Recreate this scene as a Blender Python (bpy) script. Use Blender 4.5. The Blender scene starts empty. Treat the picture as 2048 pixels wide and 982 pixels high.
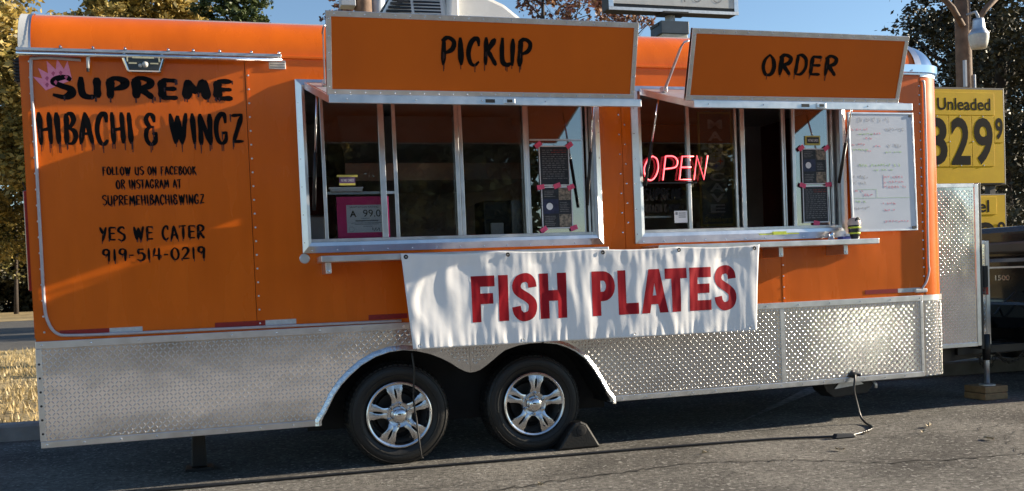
import bpy, bmesh, math, random
import numpy as np
from mathutils import Vector, Matrix, noise

random.seed(7); np.random.seed(7); noise.seed_set(3)
SC = bpy.context.scene
COL = SC.collection
R = math.radians

# ------------------------------------------------------------------ camera
cam = bpy.data.cameras.new('camera')
cam.sensor_width = 36.0
cam.lens = 1950.0 / 2048.0 * 36.0
cam.shift_y = (619.7 - 491.0) / 2048.0
cam.clip_end = 3000.0
camo = bpy.data.objects.new('camera', cam); COL.objects.link(camo)
YAW, PITCH, ROLL = 0.29481, -0.03291, -0.04062
fw = Vector((math.sin(YAW)*math.cos(PITCH), math.cos(YAW)*math.cos(PITCH), math.sin(PITCH)))
r0 = Vector((math.cos(YAW), -math.sin(YAW), 0.0)); u0 = r0.cross(fw)
r2 = r0*math.cos(ROLL) + u0*math.sin(ROLL); u2 = u0*math.cos(ROLL) - r0*math.sin(ROLL)
mw = Matrix((r2, u2, -fw)).transposed().to_4x4()
mw.translation = Vector((0.0, -5.7353, 1.0863))
camo.matrix_world = mw
SC.camera = camo

# ------------------------------------------------------------------ light
SUN_DIR = Vector((1.0, -0.080, 0.315)).normalized()      # towards the sun
ELEV = math.asin(SUN_DIR.z); ROT = math.atan2(SUN_DIR.x, SUN_DIR.y)
W = bpy.data.worlds.new('World'); SC.world = W; W.use_nodes = True
nt = W.node_tree; nt.nodes.clear()
sky = nt.nodes.new('ShaderNodeTexSky'); sky.sky_type = 'NISHITA'; sky.sun_disc = False
sky.sun_elevation = ELEV; sky.sun_rotation = ROT; sky.altitude = 100; sky.air_density = 1.0; sky.dust_density = 0.1; sky.ozone_density = 2.6
bg = nt.nodes.new('ShaderNodeBackground'); bg.inputs['Strength'].default_value = 0.072
wo = nt.nodes.new('ShaderNodeOutputWorld')
nt.links.new(sky.outputs[0], bg.inputs[0]); nt.links.new(bg.outputs[0], wo.inputs[0])
sl = bpy.data.lights.new('sun', 'SUN'); sl.energy = 5.0; sl.angle = R(0.5); sl.color = (1.0, 0.86, 0.66)
so = bpy.data.objects.new('sun', sl); COL.objects.link(so)
so.rotation_euler = (-SUN_DIR).to_track_quat('-Z', 'Y').to_euler()
SC.view_settings.view_transform = 'Standard'; SC.view_settings.look = 'None'
SC.view_settings.exposure = 1.30; SC.view_settings.gamma = 1.0

# ------------------------------------------------------------------ materials
def mat(name, col, rough=0.5, metal=0.0, var=0.0, vscale=8.0, bump=0.0, bscale=60.0, bdist=0.01, coat=0.0, spec=0.5, col2=None, detail=4.0, emit=None, estr=0.0, rvar=0.0, stretch=None):
    m = bpy.data.materials.new(name); m.use_nodes = True
    t = m.node_tree; b = t.nodes['Principled BSDF']
    b.inputs['Base Color'].default_value = (*col, 1); b.inputs['Roughness'].default_value = rough
    b.inputs['Metallic'].default_value = metal; b.inputs['Specular IOR Level'].default_value = spec
    if coat: b.inputs['Coat Weight'].default_value = coat; b.inputs['Coat Roughness'].default_value = 0.06
    if emit: b.inputs['Emission Color'].default_value = (*emit, 1); b.inputs['Emission Strength'].default_value = estr
    tc = t.nodes.new('ShaderNodeTexCoord')
    if var or col2 or rvar:
        n = t.nodes.new('ShaderNodeTexNoise'); n.inputs['Scale'].default_value = vscale; n.inputs['Detail'].default_value = detail
        mp = t.nodes.new('ShaderNodeMapping'); mp.inputs['Scale'].default_value = stretch or (1, 1, 1)
        t.links.new(tc.outputs['Object'], mp.inputs['Vector']); t.links.new(mp.outputs[0], n.inputs['Vector'])
        cr = t.nodes.new('ShaderNodeValToRGB'); cr.color_ramp.elements[0].position = 0.32; cr.color_ramp.elements[1].position = 0.68
        c2 = col2 or tuple(c*(1-var) for c in col)
        c1 = col if col2 else tuple(min(1, c*(1+var)) for c in col)
        cr.color_ramp.elements[0].color = (*c2, 1); cr.color_ramp.elements[1].color = (*c1, 1)
        t.links.new(n.outputs['Fac'], cr.inputs[0])
        if var or col2: t.links.new(cr.outputs[0], b.inputs['Base Color'])
        if rvar:
            mr = t.nodes.new('ShaderNodeMapRange'); mr.inputs[3].default_value = max(0.02, rough-rvar); mr.inputs[4].default_value = rough+rvar
            t.links.new(n.outputs['Fac'], mr.inputs[0]); t.links.new(mr.outputs[0], b.inputs['Roughness'])
    if bump:
        n2 = t.nodes.new('ShaderNodeTexNoise'); n2.inputs['Scale'].default_value = bscale; n2.inputs['Detail'].default_value = 3
        t.links.new(tc.outputs['Object'], n2.inputs['Vector'])
        bp = t.nodes.new('ShaderNodeBump'); bp.inputs['Strength'].default_value = bump; bp.inputs['Distance'].default_value = bdist
        t.links.new(n2.outputs['Fac'], bp.inputs['Height']); t.links.new(bp.outputs[0], b.inputs['Normal'])
    return m

def leafmat(name, cols, trans=0.25):
    m = bpy.data.materials.new(name); m.use_nodes = True
    t = m.node_tree; b = t.nodes['Principled BSDF']; out = t.nodes['Material Output']
    g = t.nodes.new('ShaderNodeNewGeometry'); cr = t.nodes.new('ShaderNodeValToRGB')
    while len(cr.color_ramp.elements) < len(cols): cr.color_ramp.elements.new(0.5)
    for i, c in enumerate(cols):
        cr.color_ramp.elements[i].position = i/max(1, len(cols)-1); cr.color_ramp.elements[i].color = (*c, 1)
    t.links.new(g.outputs['Random Per Island'], cr.inputs[0]); t.links.new(cr.outputs[0], b.inputs['Base Color'])
    b.inputs['Roughness'].default_value = 0.55
    tr = t.nodes.new('ShaderNodeBsdfTranslucent'); t.links.new(cr.outputs[0], tr.inputs[0])
    mx = t.nodes.new('ShaderNodeMixShader'); mx.inputs[0].default_value = trans
    t.links.new(b.outputs[0], mx.inputs[1]); t.links.new(tr.outputs[0], mx.inputs[2]); t.links.new(mx.outputs[0], out.inputs[0])
    return m

def glassmat(name, refl, tint):
    m = bpy.data.materials.new(name); m.use_nodes = True
    t = m.node_tree; t.nodes.remove(t.nodes['Principled BSDF']); out = t.nodes['Material Output']
    tr = t.nodes.new('ShaderNodeBsdfTransparent'); tr.inputs[0].default_value = (*tint, 1)
    gl = t.nodes.new('ShaderNodeBsdfGlossy'); gl.inputs['Roughness'].default_value = 0.01
    lw = t.nodes.new('ShaderNodeLayerWeight'); lw.inputs[0].default_value = 0.25
    mr = t.nodes.new('ShaderNodeMapRange'); mr.inputs[3].default_value = refl; mr.inputs[4].default_value = 0.7
    t.links.new(lw.outputs['Fresnel'], mr.inputs[0])
    mx = t.nodes.new('ShaderNodeMixShader'); t.links.new(mr.outputs[0], mx.inputs[0])
    t.links.new(tr.outputs[0], mx.inputs[1]); t.links.new(gl.outputs[0], mx.inputs[2]); t.links.new(mx.outputs[0], out.inputs[0])
    return m

M = {}
M['orange'] = mat('orange_paint', (0.80, 0.150, 0.003), 0.27, col2=(0.66, 0.120, 0.004), vscale=3.2, stretch=(1.6, 1, 0.35), detail=7, bump=0.42, bscale=1.7, bdist=0.02, coat=0.10, spec=0.35, rvar=0.07)
M['orange_sign'] = mat('orange_sign_vinyl', (0.74, 0.140, 0.003), 0.40, col2=(0.64, 0.118, 0.004), vscale=2.0, stretch=(1, 1, 0.4), detail=6, bump=0.18, bscale=2.5, bdist=0.01, spec=0.3)
M['alum'] = mat('brushed_aluminium', (0.72, 0.73, 0.75), 0.33, 1.0, var=0.08, vscale=14, rvar=0.08, bump=0.05, bscale=25)
M['alum_dull'] = mat('dull_aluminium', (0.60, 0.62, 0.65), 0.48, 1.0, var=0.10, vscale=20)
M['plate'] = mat('tread_plate_aluminium', (0.82, 0.81, 0.80), 0.14, 1.0, col2=(0.64, 0.63, 0.62), vscale=3.5, detail=8, rvar=0.07, bump=0.38, bscale=1.4, bdist=0.03)
M['bar'] = mat('tread_bar_aluminium', (0.70, 0.69, 0.68), 0.22, 1.0, col2=(0.62, 0.61, 0.60), vscale=5, detail=8, rvar=0.05)
M['crimp'] = mat('crimped_aluminium', (0.74, 0.74, 0.75), 0.25, 1.0, var=0.15, vscale=40, bump=0.5, bscale=70, bdist=0.006)
M['chrome'] = mat('chrome', (0.82, 0.83, 0.85), 0.07, 1.0, rvar=0.02, vscale=4)
M['white_seal'] = mat('pale_light_tube', (0.50, 0.47, 0.50), 0.35, var=0.08, vscale=30)
M['black_letter'] = mat('black_vinyl', (0.0025, 0.002, 0.0022), 0.5, spec=0.12, var=0.3, vscale=15)
M['drip'] = mat('dark_red_drip_vinyl', (0.035, 0.004, 0.004), 0.4, var=0.3, vscale=40)
M['rubber'] = mat('tyre_rubber', (0.008, 0.008, 0.008), 0.5, var=0.3, vscale=12, bump=0.15, bscale=90)
M['black'] = mat('black_metal', (0.012, 0.012, 0.013), 0.45, var=0.3, vscale=10)
M['blackgloss'] = mat('black_truck_paint', (0.008, 0.008, 0.009), 0.14, var=0.2, vscale=3, coat=0.6)
M['well'] = mat('wheel_well_liner', (0.012, 0.012, 0.013), 0.8, var=0.3, vscale=9)
M['rim'] = mat('machined_alloy', (0.66, 0.67, 0.70), 0.26, 1.0, var=0.07, vscale=10, rvar=0.06)
M['rimdark'] = mat('alloy_barrel', (0.30, 0.30, 0.31), 0.45, 0.9, var=0.2, vscale=8)
M['tapered'] = mat('red_reflective_tape', (0.28, 0.012, 0.014), 0.35, var=0.15, vscale=60)
M['tapew'] = mat('silver_reflective_tape', (0.55, 0.56, 0.57), 0.35, var=0.1, vscale=60)
M['banner'] = mat('white_vinyl', (0.86, 0.86, 0.87), 0.35, var=0.03, vscale=4, bump=0.12, bscale=14, bdist=0.01)
M['redletter'] = mat('red_vinyl', (0.36, 0.005, 0.014), 0.45, spec=0.25, var=0.12, vscale=9)
M['pink'] = mat('pink_card', (0.92, 0.06, 0.26), 0.6, var=0.08, vscale=12)
M['pinktape'] = mat('pink_tape', (0.85, 0.10, 0.22), 0.5, var=0.1, vscale=30)
M['crown'] = mat('pink_glitter_vinyl', (0.95, 0.33, 0.48), 0.4, col2=(0.92, 0.24, 0.38), vscale=55)
M['crownmark'] = mat('dark_pink_print', (0.55, 0.09, 0.19), 0.5, var=0.2, vscale=50)
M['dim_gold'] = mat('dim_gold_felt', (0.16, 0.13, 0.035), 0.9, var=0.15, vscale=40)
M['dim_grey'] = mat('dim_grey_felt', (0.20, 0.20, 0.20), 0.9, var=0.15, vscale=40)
M['paper'] = mat('white_paper', (0.84, 0.85, 0.88), 0.6, var=0.04, vscale=18)
M['menu_dark'] = mat('dark_menu_print', (0.016, 0.018, 0.024), 0.45, var=0.5, vscale=45)
M['menu_blue'] = mat('navy_menu_print', (0.020, 0.025, 0.07), 0.45, var=0.4, vscale=25)
M['menu_text'] = mat('grey_menu_lines', (0.16, 0.15, 0.15), 0.5, var=0.5, vscale=90)
M['menu_red'] = mat('red_menu_lines', (0.25, 0.03, 0.02), 0.5, var=0.4, vscale=90)
M['food'] = mat('food_photo_print', (0.42, 0.33, 0.24), 0.5, col2=(0.05, 0.05, 0.04), vscale=55)
M['ink'] = mat('black_ink', (0.012, 0.012, 0.014), 0.5, var=0.2, vscale=40)
M['inkgrey'] = mat('grey_ink', (0.22, 0.23, 0.25), 0.5, var=0.2, vscale=40)
M['inkred'] = mat('red_marker', (0.74, 0.36, 0.46), 0.5, var=0.3, vscale=60)
M['inkgreen'] = mat('green_marker', (0.45, 0.66, 0.38), 0.5, var=0.2, vscale=60)
M['inkyellow'] = mat('yellow_marker_smudge', (0.72, 0.72, 0.50), 0.5, var=0.06, vscale=30)
M['inkfaint'] = mat('faint_grey_marker', (0.48, 0.50, 0.54), 0.5, var=0.12, vscale=60)
M['board'] = mat('whiteboard_enamel', (0.68, 0.72, 0.80), 0.30, col2=(0.62, 0.67, 0.75), vscale=5)
M['glass'] = glassmat('clear_glass', 0.075, (0.82, 0.84, 0.84))
M['glass_sky'] = glassmat('double_sliding_glass', 0.30, (0.55, 0.57, 0.58))
M['int_wall'] = mat('interior_wall', (0.58, 0.57, 0.56), 0.5, var=0.15, vscale=3)
M['int_red'] = mat('dark_red_interior', (0.18, 0.03, 0.02), 0.5, var=0.2, vscale=3)
M['stainless'] = mat('stainless_steel', (0.50, 0.50, 0.51), 0.28, 1.0, var=0.1, vscale=6)
M['neon'] = mat('lit_red_neon', (0.9, 0.1, 0.1), 0.4, emit=(1.0, 0.05, 0.075), estr=0.85)
M['neoncore'] = mat('lit_neon_core', (0.9, 0.4, 0.4), 0.4, emit=(1.0, 0.26, 0.28), estr=0.85)
M['yellow'] = mat('yellow_tape', (0.62, 0.55, 0.12), 0.5, var=0.1, vscale=40)
M['hi_yellow'] = mat('fluorescent_yellow', (0.62, 0.72, 0.06), 0.5, var=0.15, vscale=40)
M['purple'] = mat('purple_sticker', (0.10, 0.05, 0.16), 0.5, var=0.15, vscale=40)
M['blue'] = mat('blue_wrapper', (0.02, 0.03, 0.22), 0.45, var=0.2, vscale=30)
M['cupdark'] = mat('dark_cup_print', (0.02, 0.02, 0.022), 0.35, var=0.3, vscale=30)
M['cuplid'] = mat('pale_cup_lid', (0.62, 0.50, 0.46), 0.35, var=0.1, vscale=30)
M['white_plastic'] = mat('white_plastic', (0.66, 0.66, 0.64), 0.45, var=0.06, vscale=7)
M['roof'] = mat('white_roof_sheet', (0.70, 0.70, 0.70), 0.5, var=0.06, vscale=4)
M['led'] = mat('yellow_led_strip', (0.62, 0.58, 0.38), 0.4, var=0.1, vscale=50)
M['lampbody'] = mat('dark_lamp_housing', (0.035, 0.036, 0.032), 0.3, var=0.2, vscale=20, coat=0.3)
M['wood'] = mat('weathered_pole_wood', (0.20, 0.125, 0.085), 0.8, col2=(0.10, 0.06, 0.04), vscale=7, bump=0.4, bscale=30)
M['lumber'] = mat('block_lumber', (0.30, 0.19, 0.09), 0.75, col2=(0.20, 0.12, 0.055), vscale=18, bump=0.2, bscale=60)
M['bark'] = mat('tree_bark', (0.055, 0.042, 0.034), 0.9, col2=(0.03, 0.023, 0.019), vscale=10, bump=0.5, bscale=20)
M['signyellow'] = mat('yellow_sign_face', (0.68, 0.44, 0.012), 0.6, col2=(0.60, 0.38, 0.012), vscale=4, spec=0.15)
M['signdigit'] = mat('black_digit_print', (0.003, 0.0035, 0.0045), 0.6, var=0.3, vscale=6, spec=0.06)
M['signframe'] = mat('dark_sign_frame', (0.030, 0.028, 0.026), 0.5, var=0.2, vscale=9)
M['signwhite'] = mat('grimy_white_sign', (0.55, 0.56, 0.56), 0.5, var=0.08, vscale=5)
M['signblue'] = mat('dark_blue_box', (0.030, 0.055, 0.085), 0.5, var=0.2, vscale=5)
M['cream'] = mat('cream_box', (0.50, 0.47, 0.38), 0.5, var=0.1, vscale=5)
M['palepole'] = mat('pale_grey_pole', (0.42, 0.46, 0.52), 0.5, var=0.08, vscale=4)
M['taillight'] = mat('red_tail_lens', (0.35, 0.01, 0.01), 0.2, var=0.2, vscale=20, coat=0.5)
M['lens'] = mat('milky_lamp_lens', (0.52, 0.52, 0.50), 0.3, var=0.1, vscale=30)
M['cord'] = mat('black_cord_jacket', (0.02, 0.02, 0.021), 0.4, var=0.3, vscale=30)
M['chain'] = mat('steel_chain', (0.16, 0.15, 0.14), 0.45, 0.8, var=0.3, vscale=40)
M['deadleaf'] = mat('dry_leaf', (0.42, 0.34, 0.22), 0.7, var=0.3, vscale=30)
M['concrete'] = mat('kerb_concrete', (0.30, 0.29, 0.28), 0.9, col2=(0.20, 0.19, 0.18), vscale=6, bump=0.4, bscale=50)
M['reflect_pad'] = mat('pale_reflection_pad', (0.38, 0.355, 0.33), 0.9, col2=(0.28, 0.26, 0.245), vscale=1.5, detail=9, bump=0.3, bscale=60)  # for the added ground sheet that the skirt mirrors
M['line'] = mat('worn_white_line', (0.32, 0.32, 0.31), 0.8, col2=(0.09, 0.09, 0.09), vscale=16)
M['crack'] = mat('asphalt_crack', (0.018, 0.017, 0.016), 0.95, var=0.3, vscale=30)
M['drygrass'] = mat('dry_lawn', (0.46, 0.35, 0.17), 0.95, col2=(0.20, 0.145, 0.065), vscale=2.2, bump=0.8, bscale=14, bdist=0.05, detail=9)
M['gold_leaf'] = leafmat('golden_leaves', [(0.60, 0.43, 0.12), (0.46, 0.34, 0.09), (0.12, 0.10, 0.03), (0.68, 0.52, 0.19), (0.30, 0.25, 0.07), (0.07, 0.065, 0.02), (0.50, 0.36, 0.10)], 0.35)
M['olive_leaf'] = leafmat('olive_leaves', [(0.10, 0.10, 0.02), (0.07, 0.065, 0.018), (0.16, 0.13, 0.03)], 0.2)
M['pine_leaf'] = leafmat('pine_needles', [(0.045, 0.075, 0.020), (0.085, 0.105, 0.028), (0.03, 0.05, 0.015)], 0.15)
M['red_leaf'] = leafmat('russet_leaves', [(0.20, 0.075, 0.05), (0.13, 0.06, 0.05), (0.26, 0.12, 0.05), (0.30, 0.20, 0.13)], 0.25)
M['dark_leaf'] = leafmat('dark_leaves', [(0.030, 0.030, 0.013), (0.042, 0.038, 0.016), (0.022, 0.023, 0.012), (0.075, 0.058, 0.02)], 0.1)
M['grass_blade'] = leafmat('dry_grass_blades', [(0.50, 0.38, 0.18), (0.38, 0.29, 0.13), (0.60, 0.48, 0.26), (0.24, 0.18, 0.08)], 0.25)
M['litter'] = leafmat('leaf_litter', [(0.50, 0.36, 0.18), (0.36, 0.22, 0.10), (0.60, 0.46, 0.26)], 0.2)

def asphalt(name, c1, c2, speck):
    m = bpy.data.materials.new(name); m.use_nodes = True
    t = m.node_tree; b = t.nodes['Principled BSDF']; L = t.links.new
    tc = t.nodes.new('ShaderNodeTexCoord')
    v = t.nodes.new('ShaderNodeTexVoronoi'); v.inputs['Scale'].default_value = 70; L(tc.outputs['Object'], v.inputs['Vector'])
    n = t.nodes.new('ShaderNodeTexNoise'); n.inputs['Scale'].default_value = 0.9; n.inputs['Detail'].default_value = 10; n.inputs['Roughness'].default_value = 0.62; L(tc.outputs['Object'], n.inputs['Vector'])
    nf = t.nodes.new('ShaderNodeTexNoise'); nf.inputs['Scale'].default_value = 26; nf.inputs['Detail'].default_value = 9; nf.inputs['Roughness'].default_value = 0.82; L(tc.outputs['Object'], nf.inputs['Vector'])
    r1 = t.nodes.new('ShaderNodeValToRGB'); r1.color_ramp.elements[0].position = 0.36; r1.color_ramp.elements[1].position = 0.63
    r1.color_ramp.elements[0].color = (*c2, 1); r1.color_ramp.elements[1].color = (*c1, 1); L(n.outputs['Fac'], r1.inputs[0])
    r2_ = t.nodes.new('ShaderNodeValToRGB'); r2_.color_ramp.elements[0].position = 0.34; r2_.color_ramp.elements[1].position = 0.66
    r2_.color_ramp.elements[0].color = (0.22, 0.22, 0.23, 1); r2_.color_ramp.elements[1].color = (2.3, 2.22, 2.05, 1); L(nf.outputs['Fac'], r2_.inputs[0])
    mu = t.nodes.new('ShaderNodeMix'); mu.data_type = 'RGBA'; mu.blend_type = 'MULTIPLY'; mu.inputs[0].default_value = 1.0
    L(r1.outputs[0], mu.inputs[6]); L(r2_.outputs[0], mu.inputs[7])
    r3 = t.nodes.new('ShaderNodeValToRGB'); r3.color_ramp.elements[0].position = 0.78; r3.color_ramp.elements[1].position = 0.9
    r3.color_ramp.elements[0].color = (0, 0, 0, 1); r3.color_ramp.elements[1].color = (1, 1, 1, 1); L(v.outputs['Color'], r3.inputs[0])
    mx = t.nodes.new('ShaderNodeMix'); mx.data_type = 'RGBA'; L(r3.outputs[0], mx.inputs[0]); L(mu.outputs[2], mx.inputs[6]); mx.inputs[7].default_value = (*speck, 1)
    L(mx.outputs[2], b.inputs['Base Color']); b.inputs['Roughness'].default_value = 0.9; b.inputs['Specular IOR Level'].default_value = 0.25
    bp = t.nodes.new('ShaderNodeBump'); bp.inputs['Strength'].default_value = 0.9; bp.inputs['Distance'].default_value = 0.016
    L(nf.outputs['Fac'], bp.inputs['Height']); L(bp.outputs[0], b.inputs['Normal'])
    return m
M['asphalt'] = asphalt('worn_asphalt', (0.132, 0.130, 0.127), (0.050, 0.049, 0.049), (0.31, 0.30, 0.28))
M['road'] = asphalt('road_asphalt', (0.085, 0.085, 0.085), (0.066, 0.066, 0.067), (0.11, 0.11, 0.11))

# ------------------------------------------------------------------ mesh helpers
class MB:
    def __init__(s): s.v = []; s.f = []
    def add(s, vs, fs):
        o = len(s.v); s.v += [tuple(p) for p in vs]; s.f += [tuple(i+o for i in f) for f in fs]; return s
    def box(s, x0, y0, z0, x1, y1, z1):
        vs = [(x0,y0,z0),(x1,y0,z0),(x1,y1,z0),(x0,y1,z0),(x0,y0,z1),(x1,y0,z1),(x1,y1,z1),(x0,y1,z1)]
        return s.add(vs, [(0,3,2,1),(4,5,6,7),(0,1,5,4),(1,2,6,5),(2,3,7,6),(3,0,4,7)])
    def hexa(s, p):      # eight corners in the order of box()
        return s.add(p, [(0,3,2,1),(4,5,6,7),(0,1,5,4),(1,2,6,5),(2,3,7,6),(3,0,4,7)])
    def prism(s, poly, axis, a, b):   # poly: 2D points, counter clockwise looking down the axis
        n = len(poly)
        def P(p, t): return (t, p[0], p[1]) if axis == 'x' else ((p[0], t, p[1]) if axis == 'y' else (p[0], p[1], t))
        vs = [P(p, a) for p in poly] + [P(p, b) for p in poly]
        fs = [tuple(range(n-1, -1, -1)), tuple(range(n, 2*n))] + [(i, (i+1) % n, n+(i+1) % n, n+i) for i in range(n)]
        return s.add(vs, fs)
    def tube(s, pts, r, n=8, caps=True):
        pts = [Vector(p) for p in pts]; rr = r if isinstance(r, (list, tuple)) else [r]*len(pts)
        t0 = (pts[1]-pts[0]).normalized(); a = t0.orthogonal().normalized(); rings = []
        vs = []
        for i, p in enumerate(pts):
            t = ((pts[min(i+1, len(pts)-1)] - pts[max(i-1, 0)])).normalized()
            a = (a - t*a.dot(t)).normalized(); b = t.cross(a)
            for k in range(n):
                an = 2*math.pi*k/n; vs.append(p + (a*math.cos(an) + b*math.sin(an))*rr[i])
        fs = []
        for i in range(len(pts)-1):
            for k in range(n): fs.append((i*n+k, i*n+(k+1) % n, (i+1)*n+(k+1) % n, (i+1)*n+k))
        if caps: fs += [tuple(range(n-1, -1, -1)), tuple((len(pts)-1)*n+k for k in range(n))]
        return s.add(vs, fs)
    def lathe(s, prof, c=(0,0,0), axis='y', n=32, close=False):  # prof: (radius, along)
        vs = []
        for r, h in prof:
            for k in range(n):
                an = 2*math.pi*k/n; ca, sa = math.cos(an)*r, math.sin(an)*r
                vs.append((c[0]+ca, c[1]+h, c[2]+sa) if axis == 'y' else ((c[0]+ca, c[1]+sa, c[2]+h) if axis == 'z' else (c[0]+h, c[1]+ca, c[2]+sa)))
        fs = []
        for i in range(len(prof)-1 + (1 if close else 0)):
            j = (i+1) % len(prof)
            for k in range(n): fs.append((i*n+k, j*n+k, j*n+(k+1) % n, i*n+(k+1) % n))
        return s.add(vs, fs)
    def dome(s, c, r, d=(0,-1,0), n=6, squash=0.6):   # rivet head
        d = Vector(d).normalized(); a = d.orthogonal().normalized(); b = d.cross(a); c = Vector(c)
        vs = []
        for t in (0.0, 0.6):
            rr = r*math.cos(t*1.3); h = r*squash*math.sin(t*1.3)
            for k in range(n):
                an = 2*math.pi*k/n; vs.append(c + (a*math.cos(an)+b*math.sin(an))*rr + d*h)
        vs.append(c + d*r*squash)
        fs = [(k, (k+1) % n, n+(k+1) % n, n+k) for k in range(n)] + [(n+k, n+(k+1) % n, 2*n) for k in range(n)]
        return s.add(vs, fs)
    def build(s, name, m, parent=None, smooth=False, bev=0.0, label=None, kind=None, loc=None):
        me = bpy.data.meshes.new(name); me.from_pydata(s.v, [], s.f); me.validate()
        bm = bmesh.new(); bm.from_mesh(me); bmesh.ops.recalc_face_normals(bm, faces=bm.faces)
        bm.to_mesh(me); bm.free()
        return link(name, me, m, parent, smooth, bev, label, kind, loc)

def link(name, me, m, parent=None, smooth=False, bev=0.0, label=None, kind=None, loc=None):
    o = bpy.data.objects.new(name, me); COL.objects.link(o)
    if m is not None and not me.materials: me.materials.append(m)
    if smooth: me.shade_smooth()
    if loc: o.location = loc
    if parent is not None: adopt(o, parent)
    if bev:
        md = o.modifiers.new('bevel', 'BEVEL'); md.width = bev; md.segments = 2; md.limit_method = 'ANGLE'; md.angle_limit = R(40)
    if label: o['label'] = label
    if kind: o['kind'] = kind
    return o

WLOC = {}
def wloc(o):
    return WLOC.get(o.name, Vector((0,0,0)))
def adopt(o, p):
    o.parent = p; o.matrix_parent_inverse = Matrix.Translation(-wloc(p))
    WLOC[o.name] = Vector(o.location)

def thing(name, loc, label, cat, group=None):
    o = bpy.data.objects.new(name, None); COL.objects.link(o); o.location = loc; o.empty_display_size = 0.2
    WLOC[o.name] = Vector(loc); o['label'] = label; o['category'] = cat
    if group: o['group'] = group
    return o
def tag(o, label, cat, group=None):
    o['label'] = label; o['category'] = cat
    if group: o['group'] = group
    return o

def auto_smooth(o, ang=35):
    me = o.data; me.shade_smooth()
    bm = bmesh.new(); bm.from_mesh(me)
    for e in bm.edges:
        if len(e.link_faces) == 2 and e.calc_face_angle(0) > R(ang): e.smooth = False
    bm.to_mesh(me); bm.free(); return o

# block text with the built in font, fitted to a box in the x-z plane at depth y, facing -y
def textmesh(body, off=0.0, spacing=1.0):
    c = bpy.data.curves.new('text', 'FONT'); c.body = body; c.offset = off; c.space_character = spacing; c.resolution_u = 4; c.fill_mode = 'FRONT'
    o = bpy.data.objects.new('text', c); COL.objects.link(o)
    dg = bpy.context.evaluated_depsgraph_get(); dg.update()
    me = bpy.data.meshes.new_from_object(o.evaluated_get(dg))
    bpy.data.objects.remove(o); bpy.data.curves.remove(c)
    co = np.zeros(len(me.vertices)*3); me.vertices.foreach_get('co', co); co = co.reshape(-1, 3)
    fs = [tuple(p.vertices) for p in me.polygons]; bpy.data.meshes.remove(me)
    return co, fs
def fit_text(mb, body, x0, x1, z0, z1, y, off=0.0, spacing=1.0, tf=None):
    co, fs = textmesh(body, off, spacing)
    mn = co.min(0); mx = co.max(0); sx = (x1-x0)/(mx[0]-mn[0]); sz = (z1-z0)/(mx[1]-mn[1])
    vs = [(x0+(p[0]-mn[0])*sx, y, z0+(p[1]-mn[1])*sz) for p in co]
    if tf: vs = [tf(p) for p in vs]
    return mb.add(vs, fs)

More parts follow.
